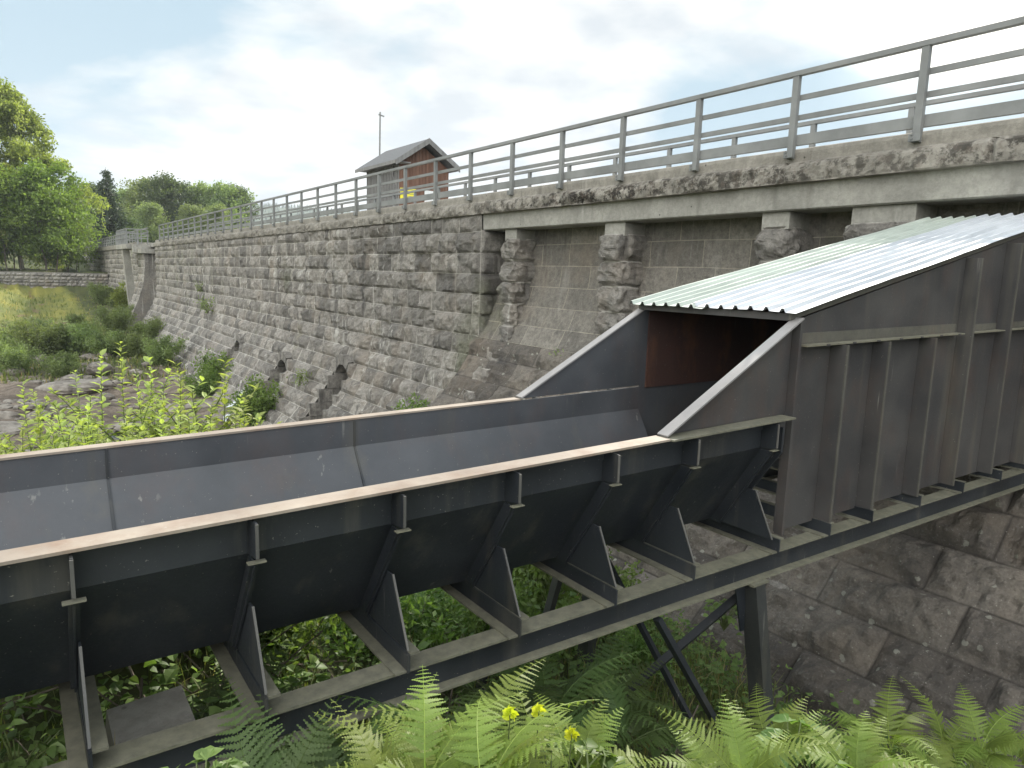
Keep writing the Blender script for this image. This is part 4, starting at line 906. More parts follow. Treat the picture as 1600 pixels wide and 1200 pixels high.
def shrub(name, h, r, seed, mat, n, ls, droop=.0, stems=12, cat='shrub', open_=.75):
    rg = np.random.default_rng(seed); root = thing(name, None, cat); st = MB(); lf = MB()
    for k in range(stems):
        az = rg.uniform(0, 6.28); lean = rg.uniform(.1, 1.0) ** .7 * r; hh = h * rg.uniform(.65, 1.05) * (1 - .35 * lean / r); t_ = np.linspace(0, 1, 6)
        P = np.stack([np.cos(az) * lean * t_ ** 1.2, np.sin(az) * lean * t_ ** 1.2, hh * t_ - .05], 1) + rg.normal(0, .03 * h, (6, 3)) * t_[:, None]
        st.tube(P, .012 * h * (1 - t_ * .8), 4); m = n // stems; u = rg.uniform(.15, 1.03, m)
        C = np.stack([np.interp(u, t_, P[:, i]) for i in range(3)], 1) + rg.normal(0, 1, (m, 3)) * (.13 * r + .02) * (1.25 - u[:, None] * .6)
        C[:, 2] = np.maximum(C[:, 2], .0); cards(lf, C, ls, rg, droop, .5, rg.uniform(.1, .9), bias=np.array([0, 0, .5]))
    st.build('stems', M['bark'], root); lf.build('leaves', mat, root); return root

def build_shrubs():
    wl = shrub('willow_shrub', 2.4, 1.7, 51, M['willow_leaf'], 6500, .15, stems=16); w2 = shrub('willow_shrub', 2.0, 1.5, 52, M['willow_leaf'], 5200, .15, stems=14)
    yl = shrub('young_birch_shrub', 3.6, 1.2, 53, M['birch_leaf'], 5000, .18, stems=9); gs = shrub('leafy_shrub', 1.6, .9, 54, M['cover_leaf'], 4200, .10, stems=14)
    g = 'willow shrubs on the river bank'
    def Yp(px, Y, dz=0): x = onY(px, 500, Y)[0]; return (x, Y, gz0(x, Y) + dz)
    specs = [(wl, 60, 47, 1.15, 'large grey-green willow shrub left of centre on the river bank'), (w2, 20, 50, 1.1, 'willow shrub at the left edge on the river bank'), (w2, 105, 48, 1.2, 'willow shrub in the middle of the bank thicket'),
             (wl, 160, 82, 1.0, 'rounded willow shrub by the end of the low stone wall'), (w2, 185, 78, .8, 'smaller shrub in shade near the spillway gap'), (wl, 130, 52, .8, 'low willow shrub behind the middle of the thicket'),
             (w2, 165, 46, .85, 'dull green shrub right of the bank thicket'), (wl, 205, 45, .75, 'round shrub near the foot of the dam wall'), (w2, 250, 41, .85, 'rightmost shrub of the bank, beside the dam foot'),
             (wl, 232, 52, .8, 'shrub against the flared dam foot behind the others'), (w2, 60, 60, .7, 'small shrub on the mossy ground behind the thicket'), (wl, 15, 42, .7, 'low shrub at the left edge nearest the water'),
             (w2, 90, 41, .7, 'low shrub at the front of the bank thicket'), (wl, 178, 56, .9, 'shrub in the dip before the spillway pier'), (w2, 120, 64, .6, 'small bush on the mossy slope'), (wl, 205, 62, .8, 'dark bush just left of the dam foot')]
    seen = set()
    for src, px, Y, s_, lab in specs:
        p = Yp(px, Y)
        if src.name not in seen: seen.add(src.name); place(src, p, lab, g, px * .1, s_)
        else: c = copy_tree(src, p, px * .31, s_, lab); c['group'] = g
    place(yl, Yp(200, 68), 'yellow-green young birch in front of the spillway gap', rz=.3)
    specs = [((7.6, 33.4), 1.3, 'leafy shrub beside the white water at the dam foot'), ((7.2, 25.6), 1.35, 'larger leafy shrub between two outlet niches at the dam foot'), ((6.6, 32.5), .9, 'small leafy shrub behind the white water'), ((7.4, 14.9), .9, 'green bush at the dam foot just above the trough rim')]
    for k, ((x, y), s_, lab) in enumerate(specs):
        p = (x, y, gz0(x, y) - .1 if k < 3 else -4.7)
        if k == 3: p = (8.0, 15.2, -4.35)
        if k == 0: place(gs, p, lab, 'leafy shrubs at the dam foot', .2, s_)
        else: c = copy_tree(gs, p, k * 1.7, s_, lab)
    bs = shrub('bank_shrub', 1.0, .75, 58, M['cover_leaf'], 3600, .075, stems=14)
    sp_ = [((3.4, 5.0), 1.0, 'leafy bush seen under the trough between the two middle brackets'), ((4.3, 5.6), 1.1, 'leafy bush behind the rear leg of the frame'), ((5.0, 5.0), .8, 'bush between the frame and the mossy stones'), ((2.5, 5.2), .9, 'bush seen through the opening left of the rear legs'), ((4.6, 4.3), .55, 'small bush at the foot of the rear legs'), ((5.6, 6.2), 1.0, 'bush at the foot of the battered stones'), ((5.4, 1.9), .7, 'bushy weeds at the foot of the large lichen stones'), ((4.7, 1.6), .6, 'small bushy weeds below the lichen stones behind the ferns'), ((1.5, 4.9), .8, 'bush seen under the trough left of the middle')]
    for k, ((x, y), s_, lab) in enumerate(sp_):
        p = (x, y, gz0(x, y) - .05)
        if k == 0: place(bs, p, lab, 'bushes on the bank under the trough', 0, s_)
        else: c = copy_tree(bs, p, k * 1.1, s_, lab)
    # tufts rooted in the masonry joints
    tf = shrub('wall_weed', .42, .22, 57, M['willow_leaf'], 260, .05, stems=8, cat='weed')
    tw = [((9.18, 11.05, -1.75), .95, 'green weed growing from the panel joint behind the trough'), ((8.75, 41., -2.4), 2.6, 'weed growing on the dam face far along the wall'), ((9.0, 44., -1.4), 1.8, 'small weed high on the far dam face'), ((7.9, 23.6, -3.9), 1.7, 'weed between the outlet niches')]
    for k, (p, s_, lab) in enumerate(tw):
        if k == 0: place(tf, p, lab, 'weeds on the dam face', 0, s_)
        else: c = copy_tree(tf, p, k, s_, lab)
build_shrubs()

# leafy saplings beyond the trough
def sapling(h, seed, lw=.024, ll=.062):
    rg = np.random.default_rng(seed); root = thing('sapling', None, 'sapling', group='leafy saplings beyond the trough'); st = MB(); lf = MB()
    def shoot(p0, dirv, L_, n, s):
        t_ = np.linspace(0, 1, 7); P = p0 + np.outer(t_ * L_, unit(np.array(dirv, float))) + np.cumsum(rg.normal(0, L_ * .008, (7, 3)), 0); st.tube(P, .006 * s * (1 - t_ * .75), 5)
        u = np.linspace(.12, 1, n) ** .9; B = np.stack([np.interp(u, t_, P[:, i]) for i in range(3)], 1); az = np.arange(n) * 2.4 + rg.uniform(0, 6) + rg.normal(0, .5, n)
        up = .05 + .8 * u ** 3 + rg.normal(0, .22, n); D = np.stack([np.cos(az), np.sin(az), up], 1); N_ = np.stack([-np.cos(az) * .5, -np.sin(az) * .5, np.ones(n)], 1) + rg.normal(0, .25, (n, 3))
        sz = s * (1.1 - .45 * u) * rg.uniform(.5, 1.3, n); leaves8(lf, B, D, N_, ll * sz * 1.2, lw * sz * 1.55, np.clip(.25 + .6 * u + rg.normal(0, .15, n), 0, 1))
    shoot(np.zeros(3), (rg.normal(0, .06), rg.normal(0, .06), 1), h, int(h * 50), 1.3)
    for k in range(int(9 + h * 5)):
        f = rg.uniform(.05, .66); az = rg.uniform(0, 6.28); shoot(np.array([0, 0, h * f]), (math.cos(az) * .85, math.sin(az) * .85, 1), h * rg.uniform(.22, .5), int(h * 18), 1.1)
    st.build('stem', M['stem'], root); lf.build('leaves', M['bright_leaf'], root); return root
def build_saplings():
    protos = [(sapling(h, s), h) for h, s in ((1.9, 1), (1.6, 2), (1.35, 3))]; used = set(); EX = []
    for q in range(16): EX.append((int(8 + q * 25.5), int(668 - q * 1.5 + (q * 37 % 20) - 8), 4.75 + (q * 29 % 10) * .05, (('leftmost', 'second', 'third', 'fourth', 'fifth', 'sixth', 'seventh', 'eighth', 'ninth', 'tenth', 'eleventh', 'twelfth', 'thirteenth', 'fourteenth', 'fifteenth', 'rightmost')[q] + ' low sapling of the dense row right behind the far trough rim')))
    S = [(178, 545, 6.4, 'sapling at left whose tip reaches highest, before the river bank'), (130, 565, 6.5, 'slim sapling left of the highest one'), (212, 562, 6.3, 'dense bright sapling in the middle of the row'), (240, 590, 6.0, 'short sapling right of the dense bright one'),
         (277, 582, 6.1, 'bright sapling fourth from the right of the row'), (333, 562, 6.0, 'tall sapling near the right end with large leaves'), (350, 618, 5.8, 'small sapling at the right end of the row'), (318, 575, 6.3, 'sapling close beside the tall right one'),
         (150, 620, 5.6, 'bushy low sapling in front of the slim ones'), (95, 612, 5.9, 'low sapling left of centre in the row'), (45, 610, 6.0, 'sapling near the left picture edge'), (20, 640, 5.6, 'shortest sapling at the left picture edge'),
         (70, 650, 5.4, 'low leafy sapling just behind the far trough rim at left'), (110, 655, 5.2, 'low sapling behind the trough rim left of the middle'), (190, 640, 5.3, 'low sapling behind the trough rim in the middle'), (250, 640, 5.4, 'low sapling behind the trough rim right of the middle'), (300, 640, 5.4, 'low sapling below the fourth tall one'), (415, 642, 5.2, 'lone tiny sapling tip showing above the far trough rim'), (5, 660, 5.1, 'sapling tip cut by the left picture edge'), (225, 615, 5.8, 'sapling behind the dense bright one')]
    for k, (px, py, Y, lab) in enumerate(S + EX):
        tip = onY(px, py, Y); pr, h = protos[k % 3]; s_ = 1.0; g = min(gz0(tip[0], Y), tip[2] - .9); s_ = np.clip((tip[2] - g) / h, .6, 1.5); z = tip[2] - h * s_
        if k % 3 not in used: used.add(k % 3); place(pr, (tip[0], Y, z), lab, None, k, s_)
        else: copy_tree(pr, (tip[0], Y, z), k * 1.3, s_, lab, tilt=(.10 * math.sin(k * 2.3), .12 * math.cos(k * 1.7)))
build_saplings()

# ferns
def frond_mesh(L_, W, seed, npin, curve, lobes, mat, name='frond'):
    rg = np.random.default_rng(seed); mb = MB()
    def rach(t):  # arc in local xz
        a = curve; return np.array([L_ * (t * .50 + .42 * t * t), 0, L_ * (t * 1.0 - a * t * t)])
    ts = np.linspace(0, 1, 14); mb.tube([rach(t) for t in ts], .0042 * (L_ / .7) * (1 - ts * .8), 4, c=(1, 0, 0))
    V = []; Q = []; C = []; n0 = 0
    for i in range(npin):
        t = .16 + .83 * (i + .5) / npin; p = rach(t); d = unit(rach(min(1, t + .02)) - rach(t - .02)); w = W * (math.sin(math.pi * min(1, (t - .10) / .9) ** .62) ** .8) * (1 - .30 * t) * rg.uniform(.92, 1.06) + .006
        for sg in (-1, 1):
            side = np.array([0, sg, 0.]); dirp = unit(side * .88 + d * .42 + np.array([0, 0, -.10 + rg.normal(0, .09)]) + rg.normal(0, .05, 3)); nrm = unit(np.cross(d, side) * sg); 
            if nrm[2] < 0: nrm = -nrm
            perp = unit(np.cross(nrm, dirp)); mlo = max(3, int(lobes * w / W + 1)); pit = w / mlo; hw = pit * .9
            n_ = 5; U_ = np.linspace(0, 1, n_); cc = [p + dirp * (w * q) - nrm * (w * .16 * q * q) for q in U_]
            for q in range(n_ - 1):
                h0 = .075 * w * (1 - U_[q]) + .001; h1 = .075 * w * (1 - U_[q + 1]) + .001; V += [cc[q] - perp * h0, cc[q] + perp * h0, cc[q + 1] + perp * h1, cc[q + 1] - perp * h1]; Q.append([n0, n0 + 1, n0 + 2, n0 + 3]); n0 += 4; C += [(.35 + .3 * t, 0, 0)] * 4
            for j in range(mlo):
                u = (j + .5) / mlo; c = p + dirp * (w * u) - nrm * (w * .16 * u * u); lw = (.13 * w * (1 - u) ** .8 + .003)
                for s2 in (-1, 1):
                    a = c - dirp * hw * .5; b = c + dirp * hw * .45; tip = c + perp * s2 * lw + dirp * lw * .7 - nrm * lw * .12; sh = c + perp * s2 * lw * .62 - dirp * hw * .25
                    V += [a, sh, tip, b]; Q.append([n0, n0 + 1, n0 + 2, n0 + 3]); n0 += 4; tn = np.clip(.25 + .4 * t + .2 * u + rg.normal(0, .08), 0, 1); C += [(tn, 0, 0)] * 4
    mb.add(np.array(V), Q, c=np.array(C)); return mb
def fern_proto(seed, L_, nf, mat, lobes=10, W=None, npin=17):
    rg = np.random.default_rng(seed); root = thing('fern', None, 'fern'); ms = []
    for k in range(3):
        o = frond_mesh(L_ * (1, .88, .76)[k], (W or L_ * .22), seed + k, npin, (.62, .78, .52)[k], lobes, mat).build('frond', mat, root); o.rotation_euler = (0, 0, k * 2.1); ms.append(o)
    for k in range(3, nf):
        c = ms[k % 3].copy(); COL.objects.link(c); c.parent = root; c.rotation_euler = (rg.normal(0, .12), rg.normal(.1, .15), k * 6.283 / nf + rg.uniform(-.25, .25)); s_ = rg.uniform(.8, 1.1); c.scale = (s_, s_, s_)
    return root
def build_ferns():
    A = fern_proto(101, .72, 8, M['fern_leaf']); B = fern_proto(111, .60, 7, M['fern_leaf']); D = fern_proto(121, .75, 9, M['dark_fern'], lobes=8)
    used = set()
    def put(src, tip, Y, hgt, rz, s_, lab, grp):
        p = onY(tip[0], tip[1], Y); loc = (p[0], Y, p[2] - hgt * s_)
        if src.name not in used: used.add(src.name); place(src, loc, lab, grp, rz, s_)
        else: q_ = tip[0] * .37; c = copy_tree(src, loc, rz, s_, lab, tilt=(.28 * math.sin(q_), .30 * math.cos(q_ * 1.9))); c['group'] = grp
    g = 'sunlit ferns in the foreground'
    put(A, (735, 1090), 1.62, .36, .3, 0.61, 'sunlit fern at the bottom centre, tallest under the beam', g)
    put(B, (665, 1135), 1.50, .28, 1.1, 0.65, 'sunlit fern left of the tallest one at the bottom', g)
    put(B, (910, 1150), 1.50, .28, 2.2, 0.58, 'sunlit fern at the bottom just right of the broad leaves', g)
    put(A, (1215, 1120), 1.50, .36, 2.0, 0.58, 'pale fern at the bottom below the front leg', g)
    put(A, (1400, 1110), 1.35, .36, 4.1, 0.61, 'bright fern with a frond leaning left at bottom right', g)
    put(B, (1540, 1125), 1.30, .28, .6, 0.72, 'bright fern at the bottom right corner', g)
    put(B, (1120, 1175), 1.40, .28, 3.6, 0.50, 'low sunlit fern cut by the bottom edge near the centre right', g)
    put(B, (1310, 1185), 1.30, .28, 5.0, 0.50, 'low sunlit fern between the pale and the bright fern', g)
    put(A, (590, 1195), 1.45, .36, 5.6, 0.50, 'fern tip cut by the bottom edge left of centre', g)
    put(B, (820, 1185), 1.35, .28, 4.6, 0.50, 'fern under the broad leaves at the bottom edge', g)
    put(B, (1470, 1180), 1.2, .28, 2.6, 0.58, 'low bright fern at the bottom edge before the right corner', g)
    put(A, (1480, 1120), 1.55, .36, 1.3, 0.65, 'fern behind the bright ones with fronds spreading over the stones', g)
    put(A, (1170, 1150), 1.25, .36, 3.0, 0.54, 'fern arching over the lower edge right of the bare soil', g)
    put(A, (640, 1150), 1.9, .36, 2.2, .6, 'smaller sunlit fern left of all the others', g)
    put(A, (850, 1165), 1.8, .36, 5.2, .62, 'sunlit fern behind the broad leaves', g)
    put(A, (1440, 1150), 1.5, .36, 0.4, .62, 'fern between the two bright ones at bottom right', g)
    put(A, (1590, 1150), 1.5, .36, 2.9, .62, 'fern cut by the right picture edge at the bottom', g)
    put(B, (760, 1150), 1.25, .28, .9, 0.68, 'leafy fern in front of the tallest one at the bottom centre', g)
    put(A, (690, 1165), 1.70, .36, 4.0, 0.58, 'fern behind the left bottom ferns below the beam', g)
    put(B, (1350, 1160), 1.15, .28, 2.1, 0.65, 'fern closest to the viewer at the bottom right', g)
    g = 'shaded ferns in the gully'
    put(D, (930, 1040), 3.0, .36, .5, 1.15, 'large dark fern below the beam right of centre', g)
    put(D, (860, 1055), 2.7, .36, 1.5, 1.0, 'dark fern left of the large dark one', g)
    put(D, (700, 1110), 2.3, .36, 2.5, .9, 'dim fern below the beam left of centre', g)
    put(D, (980, 1090), 2.6, .36, 3.5, .9, 'dark fern beside the bare brown soil', g)
    put(D, (810, 1080), 2.6, .36, 4.5, .9, 'dark fern in the middle of the gully', g)
    put(D, (1585, 1050), 2.3, .36, 5.5, .8, 'fern growing on the stone at the right edge', g)
    put(D, (370, 1050), 3.6, .36, .9, 1.0, 'fern seen through the first opening left of the beam bracket', g)
    put(D, (330, 1085), 3.35, .36, 2.9, .85, 'fern beside the concrete footing', g)
    put(D, (520, 1165), 2.35, .36, 1.9, .8, 'dim fern under the beam at the bottom left', g)
    put(D, (420, 1180), 2.35, .36, 3.3, .8, 'dim fern under the beam nearest the bottom left corner', g)
    # broad-leaved plants
    rg = np.random.default_rng(9)
    def broad(name, n, size, hgt, seed, mat, spread):
        rg = np.random.default_rng(seed); r = thing(name, None, 'plant'); st = MB(); lf = MB()
        for k in range(n):
            az = k * 2.4; R = spread * rg.uniform(.25, 1); z = hgt * rg.uniform(.55, 1) * (1 - .3 * R / spread); top = np.array([math.cos(az) * R, math.sin(az) * R, z]); st.tube([(0, 0, 0), top * (.6, .6, .75), top], [.005, .004, .003], 5)
            D = np.array([math.cos(az), math.sin(az), -.15 + rg.normal(0, .2)]); s_ = size * rg.uniform(.7, 1.15)
            for dv in (-.8, 0, .8) if size < .13 else (0,):
                ca, sa = math.cos(dv), math.sin(dv); D2 = np.array([D[0] * ca - D[1] * sa, D[0] * sa + D[1] * ca, D[2]])
                leaves8(lf, top[None] - (0 if dv else .1 * s_) * D, D2[None], np.array([[rg.normal(0, .25), rg.normal(0, .25), 1.]]), [s_ * (1 if dv == 0 else .8)], [s_ * (.55 if size < .13 else .85)], np.array([rg.uniform(.2, .9)]), .2)
        st.build('stem', M['stem'], r); lf.build('leaves', mat, r, smooth=True); return r
    b1 = broad('broad_leaved_plant', 16, .10, .34, 201, M['butter_leaf'], .20); b2 = broad('bramble', 26, .085, .36, 202, M['butter_leaf'], .22)
    def bp(src, px, py, Y, hgt, lab, first, s_=1.0, rz=0.):
        p = onY(px, py, Y); loc = (p[0], Y, p[2] - hgt * s_)
        if first: place(src, loc, lab, None, rz, s_)
        else: copy_tree(src, loc, rz, s_, lab)
    bp(b1, 865, 1140, 1.42, .34, 'plant with large pale leaves under the yellow heads at the bottom', True); bp(b2, 1245, 1130, 1.4, .34, 'pale three-leaved bramble at the bottom between two ferns', True)
    bp(b2, 310, 1190, 1.9, .34, 'bramble tip at the bottom edge left of the centre', False, .8, 2.); bp(b2, 690, 1000, 4.6, .34, 'leafy bramble seen through the opening under the trough', False, 1.6, 1.); bp(b2, 560, 1040, 4.2, .34, 'dark leafy bramble in the second opening under the trough', False, 1.6, 3.)
    bp(b2, 290, 1100, 3.1, .34, 'bramble beside the concrete footing block', False, 1.0, .7); bp(b1, 20, 1130, 3.0, .34, 'broad-leaved plant at the bottom left corner', False, .8, .4); bp(b2, 1135, 935, 4.4, .34, 'climbing leaves beside the front leg of the frame', False, 1.1, 2.4)
    bp(b1, 930, 1185, 1.3, .34, 'broad-leaved plant at the bottom edge right of centre', False, .9, 2.1); bp(b2, 470, 1050, 3.9, .34, 'pale bramble behind the second bracket foot', False, 1.3, 5.)
    bp(b2, 1280, 1165, 1.28, .34, 'bramble at the bottom edge beside the low sunlit fern', False, 1.0, 3.9)
    # yellow heads
    for k, (px, py, lab) in enumerate(((797, 1116, 'left round yellow-green seed head over the ferns'), (842, 1112, 'right round yellow-green seed head over the ferns'), (893, 1148, 'lower small yellow flower head over the broad leaves'))):
        p = onY(px, py, 1.38); r = thing('flower_head', lab, 'flower', tuple(p - np.array([0, 0, .35]))); st = MB(); st.tube([p - (0, 0, .35), p - (.006, 0, .15), p], .0022, 5); st.build('stem', M['stem'], r)
        hd = MB(); n = 14; a = np.arange(n) * 2.4; v = np.linspace(-.6, 1, n); rr = np.sqrt(np.clip(1 - v * v, 0, 1)); Dm = np.stack([np.cos(a) * rr, np.sin(a) * rr, v], 1); leaves8(hd, np.tile(p, (n, 1)) + Dm * .004, Dm, np.stack([-np.sin(a), np.cos(a), a * 0 + .3], 1), np.full(n, .021), np.full(n, .022), rg.uniform(0, 1, n)); hd.build('petals', M['yellow_leaf'], r)
build_ferns()

# uncountable ground cover
def build_cover():
    rg = np.random.default_rng(301); lf = MB()
    n = 2600; x = rg.uniform(-5, 6.3, n); y = 1.2 + rg.uniform(0, 1, n) ** .8 * 10.5; keep = ~((np.abs(x - 4.15) < .42) & (np.abs(y - 2.75) < .4)); keep &= ~(((x - 3.75) ** 2 / .5 + (y - 2.9) ** 2 / .2) < 1); keep &= ~((x > -.6) & (x < 1.5) & (y < 1.35)) ; x, y = x[keep], y[keep]; z = gz(x, y)
    for i in range(len(x)):
        d = math.hypot(x[i], y[i]); near = y[i] < 6; m = int(rg.integers(14, 30)); r = rg.uniform(.10, .24); hgt = rg.uniform(.08, .42) * (.7 if y[i] < 2.5 else 1.0)
        P = rg.normal(0, 1, (m, 3)) * (r, r, .05) + (x[i], y[i], z[i] + hgt); P[:, 2] += rg.uniform(-hgt, .08, m)
        az = rg.uniform(0, 6.28, m); D = np.stack([np.cos(az), np.sin(az), rg.normal(-.1, .3, m)], 1); N_ = rg.normal(0, .35, (m, 3)) + (0, 0, 1); s_ = rg.uniform(.035, .085) * (1.0 if near else 1.35)
        leaves8(lf, P, D, N_, s_ * rg.uniform(.7, 1.2, m), s_ * (.5 + .35 * (i % 3)) * np.ones(m), np.clip(rg.uniform(0, 1) + rg.normal(0, .15, m), 0, 1))
    o = lf.build('undergrowth', M['cover_leaf']); tag(o, 'low dark green leafy undergrowth covering the bank below the trough', 'undergrowth', kind='stuff')
    gb = MB(); n = 26000; x = rg.uniform(-4, 7, n); y = rg.uniform(1.4, 9, n); dens = np.exp(-((x - 4.9) / 1.3) ** 2 - ((y - 4.2) / 1.0) ** 2) + .10 + .25 * (vnoise(np.stack([x, y, x * 0], 1), .9, 4) > .2)
    k = rg.uniform(0, 1, n) < dens; x, y = x[k], y[k]
    x = np.concatenate([x, rg.uniform(-6, 8, 7000), rg.uniform(-9, 7, 2500)]); y = np.concatenate([y, rg.uniform(38, 62, 7000), rg.uniform(62, 91, 2500)]); z = gz(x, y); n = len(x)
    xf = rg.uniform(.1, 3.4, 1500); yf = rg.uniform(1.0, 2.0, 1500); x = np.concatenate([x, xf]); y = np.concatenate([y, yf]); z = np.concatenate([z, gz(xf, yf)]); n = len(x)
    far = y > 20; L_ = rg.uniform(.18, .5, n) * np.where(far, .9, 1); L_[-1500:] *= 1.25; w = np.where(far, .028, .006); az = rg.uniform(0, 6.28, n); d = np.stack([np.cos(az), np.sin(az), np.zeros(n)], 1); sd_ = np.stack([-np.sin(az), np.cos(az), np.zeros(n)], 1); b = np.stack([x, y, z - .02], 1)
    ln = rg.uniform(.1, .7, n)[:, None]; L1 = L_[:, None]; m1 = b + np.array([0, 0, 1]) * L1 * .6 + d * L1 * ln * .3; tp = b + np.array([0, 0, 1]) * L1 * (1 - ln * .3) + d * L1 * ln; ww = w[:, None] if hasattr(w, '__len__') else w
    V = np.stack([b - sd_ * ww, b + sd_ * ww, m1 + sd_ * ww * .8, m1 - sd_ * ww * .8, tp], 1); kk = (np.arange(n) * 5)[:, None]; tt = rg.uniform(0, 1, n); dry = (rg.uniform(0, 1, n) < .12) * 1.0
    gb.add(V.reshape(-1, 3), kk + [0, 1, 2, 3], kk + [3, 2, 4], c=np.stack([tt, dry, tt], 1).repeat(5, 0)); o = gb.build('grass', M['grass_leaf']); tag(o, 'grass tufts on the gully slope and the river bank', 'grass', kind='stuff')
    # dead twigs
    tw = MB()
    for k in range(150):
        x = rg.uniform(-1.5, 3.2); y = rg.uniform(2.6, 5.5); z0 = gz0(x, y) + .05; az = rg.uniform(0, 6.28); L_ = rg.uniform(.3, .9); e = rg.uniform(.05, .6); P = [(x + math.cos(az) * L_ * t, y + math.sin(az) * L_ * t, z0 + L_ * e * t + rg.normal(0, .015)) for t in np.linspace(0, 1, 5)]; tw.tube(P, rg.uniform(.003, .007), 4)
    for k in range(46):
        x = rg.uniform(.3, 3.3); y = rg.uniform(1.15, 1.9); z0 = gz0(x, y); L_ = rg.uniform(.35, .75); a_ = rg.uniform(0, 6.28); P = [(x + math.cos(a_) * L_ * .35 * t * t, y + math.sin(a_) * L_ * .35 * t * t, z0 + L_ * t - .12 * t * t) for t in np.linspace(0, 1, 7)]; tw.tube(P, np.linspace(.0022, .001, 7), 4)
    o = tw.build('dead_twigs', M['bark']); tag(o, 'tangle of dry twigs lying on the ground below the trough', 'twigs', kind='stuff')
build_cover()

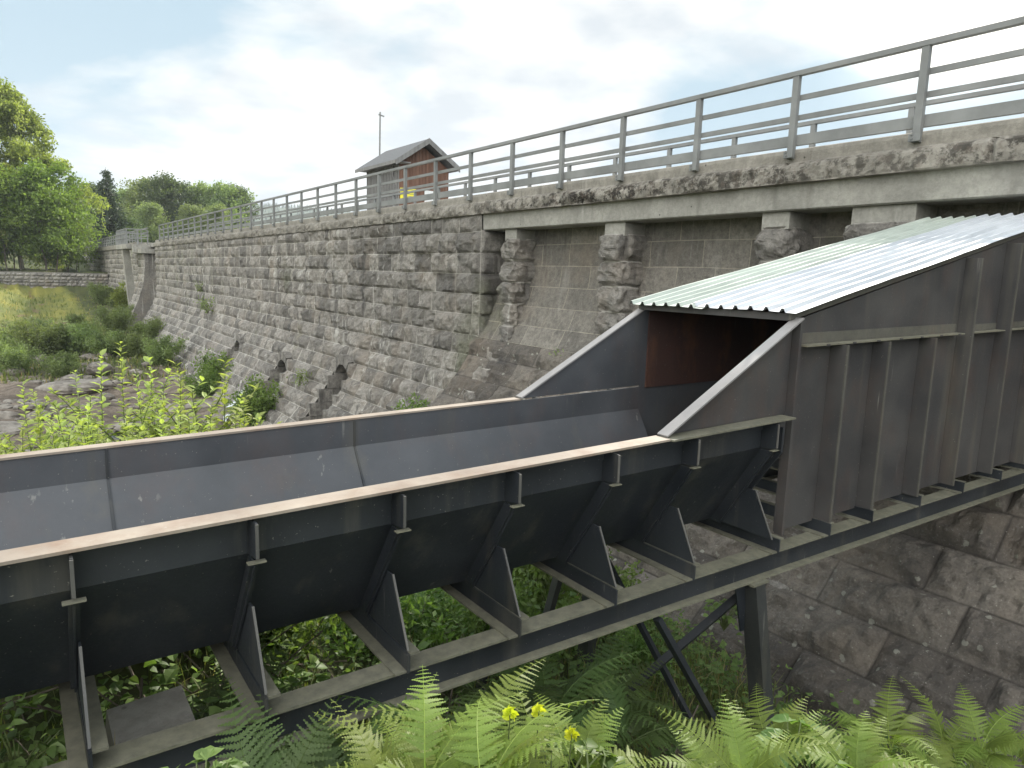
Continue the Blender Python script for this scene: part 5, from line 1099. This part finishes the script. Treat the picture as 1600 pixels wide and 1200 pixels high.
# boulders at the foot of the dam near the trough, and a far house
def build_misc():
    st = NT('river_rock'); n = st.noise(2, 6, .6); st.pbr(st.mix(st.ramp(n, .35, .65), (.11, .095, .08), (.30, .27, .235)), .85, normal=st.bump(st.noise(9, 8, .7), .8, .06))
    def boulder(p, r, seed, lab):
        v = np.linspace(.02, .98, 16) * math.pi; ph = np.linspace(0, 2 * math.pi, 25); V_, Ph = np.meshgrid(v, ph, indexing='ij'); D = np.stack([np.sin(V_) * np.cos(Ph), np.sin(V_) * np.sin(Ph), np.cos(V_)], -1)
        P = D * np.array(r) * (1 + .28 * fbm(D + seed, 1.6, 4, seed) - .16 * np.abs(vnoise(D + seed, 2.6, seed)))[..., None] + np.array(p); mb = MB(); mb.grid(P); o = mb.build('boulder', st.m); tag(o, lab, 'boulder', 'boulders along the dam foot')
        o.data.transform(Matrix.Translation(-Vector(p))); o.location = p
    B = [((7.9, 13.6, -3.4), (.8, .5, .35), 'pale broken rock behind the far trough rim at the pier foot'), ((7.4, 12.6, -3.9), (.7, .7, .5), 'rounded rock at the foot of the first pier'), ((6.0, 31, -5.9), (1.2, .8, .4), 'flat rock beside the white water'),
         ((4.2, 29, -6.0), (1.4, .9, .35), 'low flat rock downstream of the white water'), ((6.3, 27.5, -5.8), (.8, .7, .5), 'grey rock below the outlet niches'), ((2.2, 37, -5.6), (1.6, 1.0, .4), 'long rock on the far edge of the slab'), ((-1.5, 30, -6.0), (1.8, 1.1, .45), 'broad brown rock near the left edge of the river'), ((3.4, 41, -5.3), (.6, .5, .35), 'small pale rock near the bank shrubs')]
    for k, (p, r, lab) in enumerate(B): boulder(p, r, 70 + k, lab)
    rs = MB(); rgs = np.random.default_rng(99)
    v = np.linspace(.05, .95, 6) * math.pi; ph = np.linspace(0, 2 * math.pi, 9); V_, Ph = np.meshgrid(v, ph, indexing='ij'); D = np.stack([np.sin(V_) * np.cos(Ph), np.sin(V_) * np.sin(Ph), np.cos(V_)], -1)
    X_ = rgs.uniform(-6, 7, 420); Y_ = rgs.uniform(24, 48, 420); Z_ = gz(X_, Y_)
    for q in range(420):
        r_ = .10 + .38 * rgs.uniform() ** 3; P = D * np.array([r_ * rgs.uniform(.8, 1.5), r_, r_ * .55]) * (1 + .3 * vnoise(D + q, 1.5, q))[..., None]; a_ = rgs.uniform(0, 3); P = np.stack([P[..., 0] * math.cos(a_) - P[..., 1] * math.sin(a_), P[..., 0] * math.sin(a_) + P[..., 1] * math.cos(a_), P[..., 2]], -1)
        rs.grid(P + np.array([X_[q], Y_[q], max(Z_[q], -6.15) + r_ * .1]))
    tag(rs.build('river_stones', st.m), 'loose stones strewn over the river bed', 'stones', kind='stuff')
    h = thing('house', 'white house gable with grey roof on the far hillside', 'house', (onY(112, 330, 230)[0], 230, 12)); p = onY(112, 330, 230); x, z = p[0], p[2] - 2
    mb = MB(); mb.box(x - 3, x + 2.5, 228, 236, z - 4, z + 2.2); mb.build('wall', M['whitewall'], h)
    mb = MB(); mb.plate([(x - 3.6, 227.6, z + 2.0), (x - .2, 227.6, z + 4.8), (x + 3.2, 227.6, z + 2.0)], (0, 9, 0)); mb.build('roof', M['felt'], h)
    # wooded ridge beyond the lake
    t = NT('far_ridge'); t.pbr(t.mix(t.noise(.02, 5), (.035, .055, .03), (.06, .085, .04)), .95)
    xs = np.linspace(-400, 1900, 130); ys = np.linspace(1000, 1700, 26); X, Y = np.meshgrid(xs, ys, indexing='ij'); hgt = 96 + 20 * np.sin(X / 260) + 22 * fbm(np.stack([X, Y * 0, X * 0], -1), .004, 4, 12); Z = hgt * np.sin(np.clip((Y - 1000) / 420, 0, 1) * math.pi / 2) ** 1.2 * np.clip((X + 400) / 700, 0.15, 1) - 5
    mb = MB(); mb.grid(np.stack([X, Y, Z], -1)); tag(mb.build('hills', t.m, smooth=True), kind='structure')
    rg = np.random.default_rng(5); fo = MB(); n = 5200; i = rg.integers(0, 129, n); j = rg.integers(6, 18, n); P = np.stack([X, Y, Z], -1)[i, j] + rg.uniform(-9, 9, (n, 3)) * (1, 1.3, 0); hh = rg.uniform(5, 10, n); a = np.linspace(0, 2 * math.pi, 6)[:-1]
    ring = np.stack([np.cos(a), np.sin(a), a * 0], 1)[None] * (hh * .24)[:, None, None] + P[:, None]; V = np.concatenate([ring, (P + np.stack([hh * 0, hh * 0, hh], 1))[:, None]], 1); k = (np.arange(n) * 6)[:, None]
    fo.add(V.reshape(-1, 3), None, np.concatenate([k + [q, (q + 1) % 5, 5] for q in range(5)]), c=np.stack([rg.uniform(0, 1, n)] * 3, 1).repeat(6, 0)); tag(fo.build('forest', M['spruce_leaf']), 'far-off spruce forest on the ridge beyond the dam', 'forest', kind='stuff')
build_misc()

# ------------------------------------------------------------------ air
def build_haze():
    m = bpy.data.materials.new('haze'); m.use_nodes = True; nt = m.node_tree; nt.nodes.clear(); o = nt.nodes.new('ShaderNodeOutputMaterial'); v = nt.nodes.new('ShaderNodeVolumePrincipled')
    v.inputs['Color'].default_value = (.86, .93, 1, 1); v.inputs['Density'].default_value = HAZE; v.inputs['Anisotropy'].default_value = 0.0
    nt.links.new(v.outputs[0], o.inputs['Volume']); mb = MB(); mb.box(-1700, 2000, -1700, 1900, -20, 260); ob = mb.build('haze', m); tag(ob, 'thin pale summer haze', 'haze', kind='stuff')
HAZE = 0.0003
if HAZE: build_haze()
